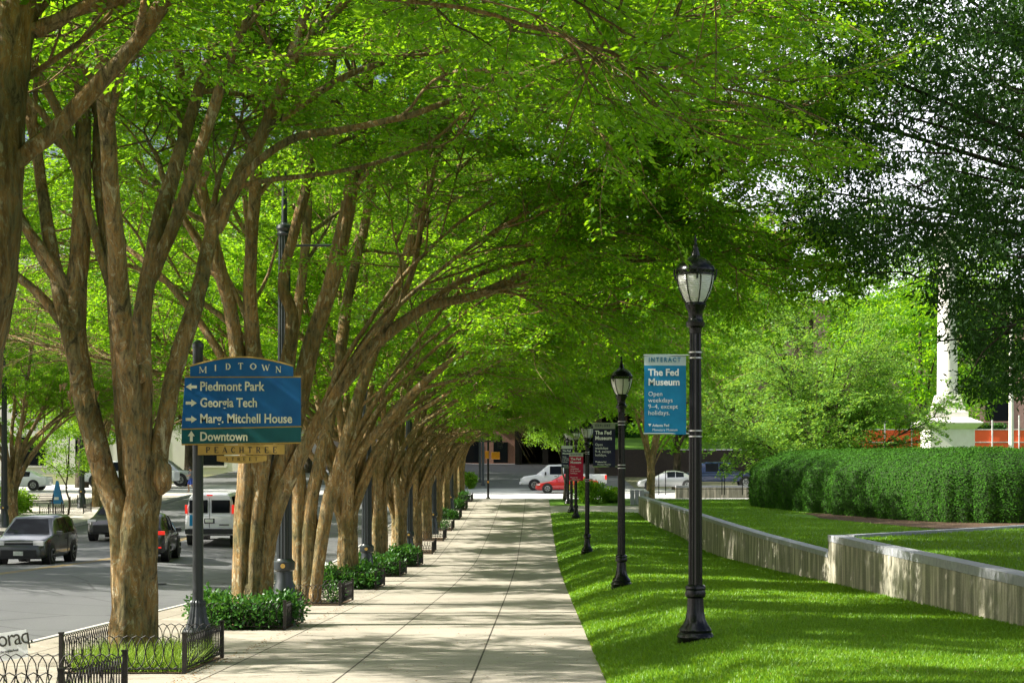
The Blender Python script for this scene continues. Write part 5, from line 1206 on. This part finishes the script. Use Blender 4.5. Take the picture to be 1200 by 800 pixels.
# blocky grey bins
for k, (px, lb) in enumerate([(741, 'left'), (746.6, 'middle'), (752.2, 'right')]):
    q = at(px, 590, 104.6); MB().box((0, 0, .45), (.26, .3, 1.0)).box((0, 0, 1.03), (.28, .34, .06)).build('stone_post', M['cap_stone'], None, bevel=.02, loc=(q.x, 104.6, gz(104.6)))
    tag(bpy.context.scene.objects[-1] if False else [o for o in COL.objects if o.name.startswith('stone_post')][-1], 'grey block post by the wall end, %s of the three' % lb, 'post', 'grey block posts')

# fence posts with green tags right
fs = empty('post_fence', (0, 0, 0), 'thin black metal fence beyond the terrace lawn', 'fence')
for px in (761, 772, 780, 818, 846, 849, 870): 
    q = at(px, 0, 112); MB().tube([(q.x, 112, terr_z(0, 112) - .1), (q.x, 112, terr_z(0, 112) + 1.5)], .03, 6).build('post', M['black_metal'], fs)
MB().tube([(7.3, 112, terr_z(0, 112) + 1.35), (14.5, 112, terr_z(0, 112) + 1.35)], .015, 4).tube([(7.3, 112, terr_z(0, 112) + .3), (14.5, 112, terr_z(0, 112) + .3)], .015, 4).build('rail', M['black_metal'], fs)
# orange barrier and white posts
M['orange'] = mat('orange', (.80, .10, .02), .6)
ob = empty('safety_fence', (0, 0, 0), 'orange safety mesh fence on white posts beyond the hedge', 'fence')
MB().box((27, 108, EYE + 2.15), (14, .05, 1.15)).build('orange_mesh', M['orange'], ob)
for k in range(9): MB().box((20.3 + k * 1.7, 107.9, EYE + 2.2), (.07, .07, 2.3 if k % 3 else 2.9)).build('post', M['white_paint'], ob)
MB().box((27, 107.95, EYE + 1.95), (14, .04, .06)).box((27, 107.95, EYE + 2.75), (14, .04, .06)).build('rail', M['white_paint'], ob)
MB().box((27, 109, EYE + .5), (16, .4, 2.3)).build('footing', M['pale_paving'], ob)
# white column monument
cm = empty('column_monument', (24.3, 101, EYE - 1.3), 'white stone column on a stepped plinth behind the hedge', 'monument')
def sq(prof, m, nm):
    q = MB(); n = len(prof)
    for z, r_ in prof: q.v += [(-r_, -r_, z), (r_, -r_, z), (r_, r_, z), (-r_, r_, z)]
    for k in range(n - 1): q.f += [(k*4+j, k*4+(j+1) % 4, k*4+4+(j+1) % 4, k*4+4+j) for j in range(4)]
    q.f.append((3, 2, 1, 0)); q.f.append(tuple(range(n*4-4, n*4))); q.build(nm, M['white_stone'], cm, bevel=.015)
sq([(0, 1.3), (3.9, 1.3), (3.92, 1.4), (4.05, 1.55), (4.2, 1.7), (4.25, 1.7), (4.3, 1.6), (4.45, 1.25), (4.55, 1.12)], 0, 'plinth')
sq([(4.5, 1.0), (4.9, 1.0), (4.92, .85), (5.2, .85), (5.25, .78), (5.6, .7), (5.65, .68), (5.9, .62)], 0, 'column_base')
MB().lathe([(5.88, .60), (10, .56), (14.5, .5)], 28).build('shaft', M['white_stone'], cm, True)
MB().lathe([(14.5, .5), (14.7, .6), (15.1, .75), (15.3, .9), (15.6, .9)], 28).build('capital', M['white_stone'], cm, True)
fp = MB().lathe([(0, .16), (.2, .16), (6.0, .13), (11, .09)], 14).build('flag_pole', M['white_stone'], None, True, loc=((1185 - CX) / 20, 100, EYE - .6)); tag(fp, 'slim white pole to the right of the white column', 'pole')

# ------------------------------------------------------------------ buildings
def building(name, x0, x1, d0, d1, zb, H, m, label, nx, nz, wm='dark_glass', gnd=None, side=True):
    root = empty(name, ((x0 + x1) / 2, (d0 + d1) / 2, zb), label, 'building'); w, dd = x1 - x0, d1 - d0
    MB().box((0, 0, H / 2), (w, dd, H)).box((0, 0, H + .2), (w + .5, dd + .5, .5)).build('wall', m, root, bevel=.03)
    fh = H / nz; fw = w / nx
    for k in range(nz):
        for i in range(nx):
            x = -w / 2 + fw * (i + .5); z = fh * (k + .5)
            MB().box((x, -dd / 2 - .01, z), (fw * .5, .10, fh * .55)).build('window', M[wm], root)
            MB().box((x, -dd / 2 - .08, z - fh * .30), (fw * .58, .16, .12)).build('sill', m, root)
    return root
building('office_building', -78, -24, 172, 200, gz(172) - .5, 26, M['facade'], 'pale stone office building at the far left end of the street', 9, 5)
building('brick_building', -13, -2.6, 205, 225, gz(205) - 1, 9, M['brick'], 'red brick building beside the dark underpass', 3, 2)
building('rose_brick_building', 14, 60, 190, 215, gz(190) + 4.0, 14, M['brick_pink'], 'rose brick building above the green bank at right', 8, 3)
M['dark_wall'] = noisy('dark_wall', (.02, .018, .016), (.035, .03, .028), 1.2, .9, .2)
ug = empty('parking_deck', (2.1, 205, gz(200) - .3), 'dark covered parking deck at the end of the street', 'building')
MB().box((5, 20, 6), (19, .6, 12)).build('back_wall', M['dark_wall'], ug)
MB().box((5, 8, 7.2), (19.5, 26, 1.2)).build('deck_slab', M['dark_wall'], ug, bevel=.05)
MB().box((5, 8, 13), (19.5, 26, 6)).build('upper_storey', M['dark_wall'], ug, bevel=.05)
for k in range(7): MB().box((-4.2 + k * 3.1, -4, 3.3), (.7, .7, 6.7)).build('pier', M['dark_wall'], ug)
MB().box((-4.4, 8, 3.3), (.5, 26, 6.7)).box((14.4, 8, 3.3), (.5, 26, 6.7)).build('side_wall', M['dark_wall'], ug)
# bank on the right: dark retaining wall, grass strip, hedge
bw = MB().box((28, 165, gz(165) + .6), (44, 1.0, 3.6)).build('brick_bank_wall', M['brick_dark'], None, bevel=.03); tag(bw, 'dark brick bank wall beyond the parked vehicles', 'wall')
sheet('grass_bank', [6, 20, 35, 50], rng(165.5, 178, 3), lambda x, d: gz(165) + 2.4 + (d - 165) * .11, M['lawn'])
r_ = None
bh = empty('clipped_hedge', (28, 179, gz(165) + 3.7), 'low dark clipped hedge on the bank below the rose brick building', 'hedge')
MB().box((0, 0, .7), (42, 1.6, 1.5)).build('hedge_core', M['hedge_core'], bh)
_r = np.random.default_rng(9); n_ = 9000; P_ = np.stack([_r.uniform(-21, 21, n_), _r.uniform(-.95, .1, n_), _r.uniform(0, 1.6, n_)], 1); P_[: n_ // 2, 1] = -.85
V_, Q_ = leaf_quads(P_, unit(_r.normal(0, 1, (n_, 3))), unit(_r.normal(0, 1, (n_, 3))), np.full(n_, .3), np.full(n_, .2)); np_mesh('hedge_leaves', V_, Q_, M['shrub_leaf'], bh)

# ------------------------------------------------------------------ far sidewalk details at left
M['blue_board'] = mat('blue_board', (.03, .22, .55), .5)
q = at(67, 590, 100); cb = empty('sandwich_board', (q.x, 100, far_z(0, 100)), 'blue tapered sidewalk sign in front of the white truck', 'sign')
MB().prism([(-.33, -.15, 0), (.33, -.15, 0), (.06, -.02, 1.35), (-.06, -.02, 1.35)], (0, .03, 0)).build('board', M['blue_board'], cb)
MB().prism([(-.33, .2, 0), (.33, .2, 0), (.06, .03, 1.35), (-.06, .03, 1.35)], (0, .03, 0)).build('board', M['blue_board'], cb)
MB().box((0, -.135, .32), (.26, .012, .16)).build('emblem', M['ink_white'], cb)
def bench(loc, label):
    root = empty('park_bench', loc, label, 'bench', group='dark metal benches across the street')
    s_ = MB()
    for k in range(5): s_.box((0, -.2 + k * .1, .45), (1.4, .06, .03))
    s_.build('seat', M['iron'], root); b_ = MB()
    for k in range(5): b_.box((0, .27 + k * .02, .55 + k * .09), (1.4, .025, .05))
    b_.build('backrest', M['iron'], root)
    for sx in (-.65, .65):
        MB().tube([(sx, -.22, 0), (sx, -.22, .62), (sx, .25, .62)], .025, 6).build('armrest', M['iron'], root); MB().tube([(sx, .3, 0), (sx, .28, .5), (sx, .36, .95)], .025, 6).build('leg', M['iron'], root)
q = at(46, 590, 93); bench((q.x, 93, far_z(0, 93)), 'dark metal bench across the street behind the forked elm')
for k, (px, d, lb) in enumerate([(62, 90, 'small hoop fence across the street, left of the sapling'), (86, 92, 'hoop fence across the street around the sapling bed'), (112, 99, 'long hoop fence across the street right of the sapling')]):
    q = at(px, 0, d); f = empty('hoop_fence', (q.x, 0, 0), lb, 'fence', group='hoop fences across the street'); w = [.8, 1.6, 2.4][k]
    hoop_fence(f, -w / 2, w / 2, d - 1, d + .6, lambda y: far_z(0, y), .5, 'FR')
q = at(15, 600, 88); shrub((q.x, 88, far_z(0, 88)), 'tall bright plant at the left edge across the street', 210, .8, .8, 1.7, 2500, .15, 'bright_leaf')
q = at(27, 600, 92); shrub((q.x, 92, far_z(0, 92)), 'bright plant beside the bench across the street', 211, .7, .7, 1.2, 2000, .15, 'bright_leaf')

# ------------------------------------------------------------------ person near the sign pole (far)
def person(loc, rz, label):
    root = empty('person', loc, label, 'person', rz)
    J = {'pelvis': (0, 0, .95, .15), 'waist': (0, .02, 1.12, .13), 'chest': (0, .03, 1.35, .17), 'neck': (0, .04, 1.50, .06), 'head': (0, .07, 1.62, .10), 'crown': (0, .07, 1.74, .08),
         'shL': (.19, .02, 1.42, .06), 'elL': (.27, -.05, 1.14, .045), 'haL': (.25, .15, .95, .035), 'shR': (-.19, .02, 1.42, .06), 'elR': (-.28, .12, 1.18, .045), 'haR': (-.24, .36, 1.14, .035),
         'hiL': (.10, 0, .90, .10), 'knL': (.11, .18, .50, .065), 'anL': (.11, .12, .09, .045), 'toL': (.11, .26, .04, .04), 'hiR': (-.10, 0, .90, .10), 'knR': (-.11, -.03, .50, .065), 'anR': (-.11, -.28, .12, .045), 'toR': (-.11, -.16, .04, .04)}
    names = list(J); E = [('pelvis', 'waist'), ('waist', 'chest'), ('chest', 'neck'), ('neck', 'head'), ('head', 'crown'), ('chest', 'shL'), ('shL', 'elL'), ('elL', 'haL'), ('chest', 'shR'), ('shR', 'elR'), ('elR', 'haR'),
                          ('pelvis', 'hiL'), ('hiL', 'knL'), ('knL', 'anL'), ('anL', 'toL'), ('pelvis', 'hiR'), ('hiR', 'knR'), ('knR', 'anR'), ('anR', 'toR')]
    me = bpy.data.meshes.new('body'); me.from_pydata([J[n][:3] for n in names], [(names.index(a), names.index(b)) for a, b in E], [])
    o = bpy.data.objects.new('body', me); link(o, root); md = o.modifiers.new('s', 'SKIN')
    for i, n in enumerate(names): me.skin_vertices[0].data[i].radius = (J[n][3],) * 2
    me.skin_vertices[0].data[0].use_root = True
    o.modifiers.new('u', 'SUBSURF').levels = 1
    me.materials.append(M['skin'])
    MB().lathe([(.88, .165), (1.0, .185), (1.15, .165), (1.35, .215), (1.44, .20), (1.50, .09)], 18).build('shirt', M['shirt'], root, True)
    MB().tube([(.19, .02, 1.43), (.245, -.03, 1.24)], [.085, .07], 10).tube([(-.19, .02, 1.43), (-.25, .08, 1.26)], [.085, .07], 10).build('sleeves', M['shirt'], root, True)
    MB().tube([(.10, 0, .98), (.11, .15, .56)], [.135, .10], 12).tube([(-.10, 0, .98), (-.11, -.02, .56)], [.135, .10], 12).build('shorts', M['shorts'], root, True)
    MB().lathe([(1.60, .118), (1.70, .118), (1.77, .08), (1.79, .01)], 14, (0, .05, 0)).build('hair', M['trim_black'], root, True)
M['skin'] = mat('skin', (.45, .22, .14), .6); M['shirt'] = mat('shirt', (.12, .13, .17), .8); M['shorts'] = mat('shorts', (.02, .06, .35), .8)
q = at(224, 570, 118); person((q.x, 118, road_z(q.x, 118) + .03), 1.9, 'person in grey shirt and blue shorts crossing the far intersection by the sign pole')
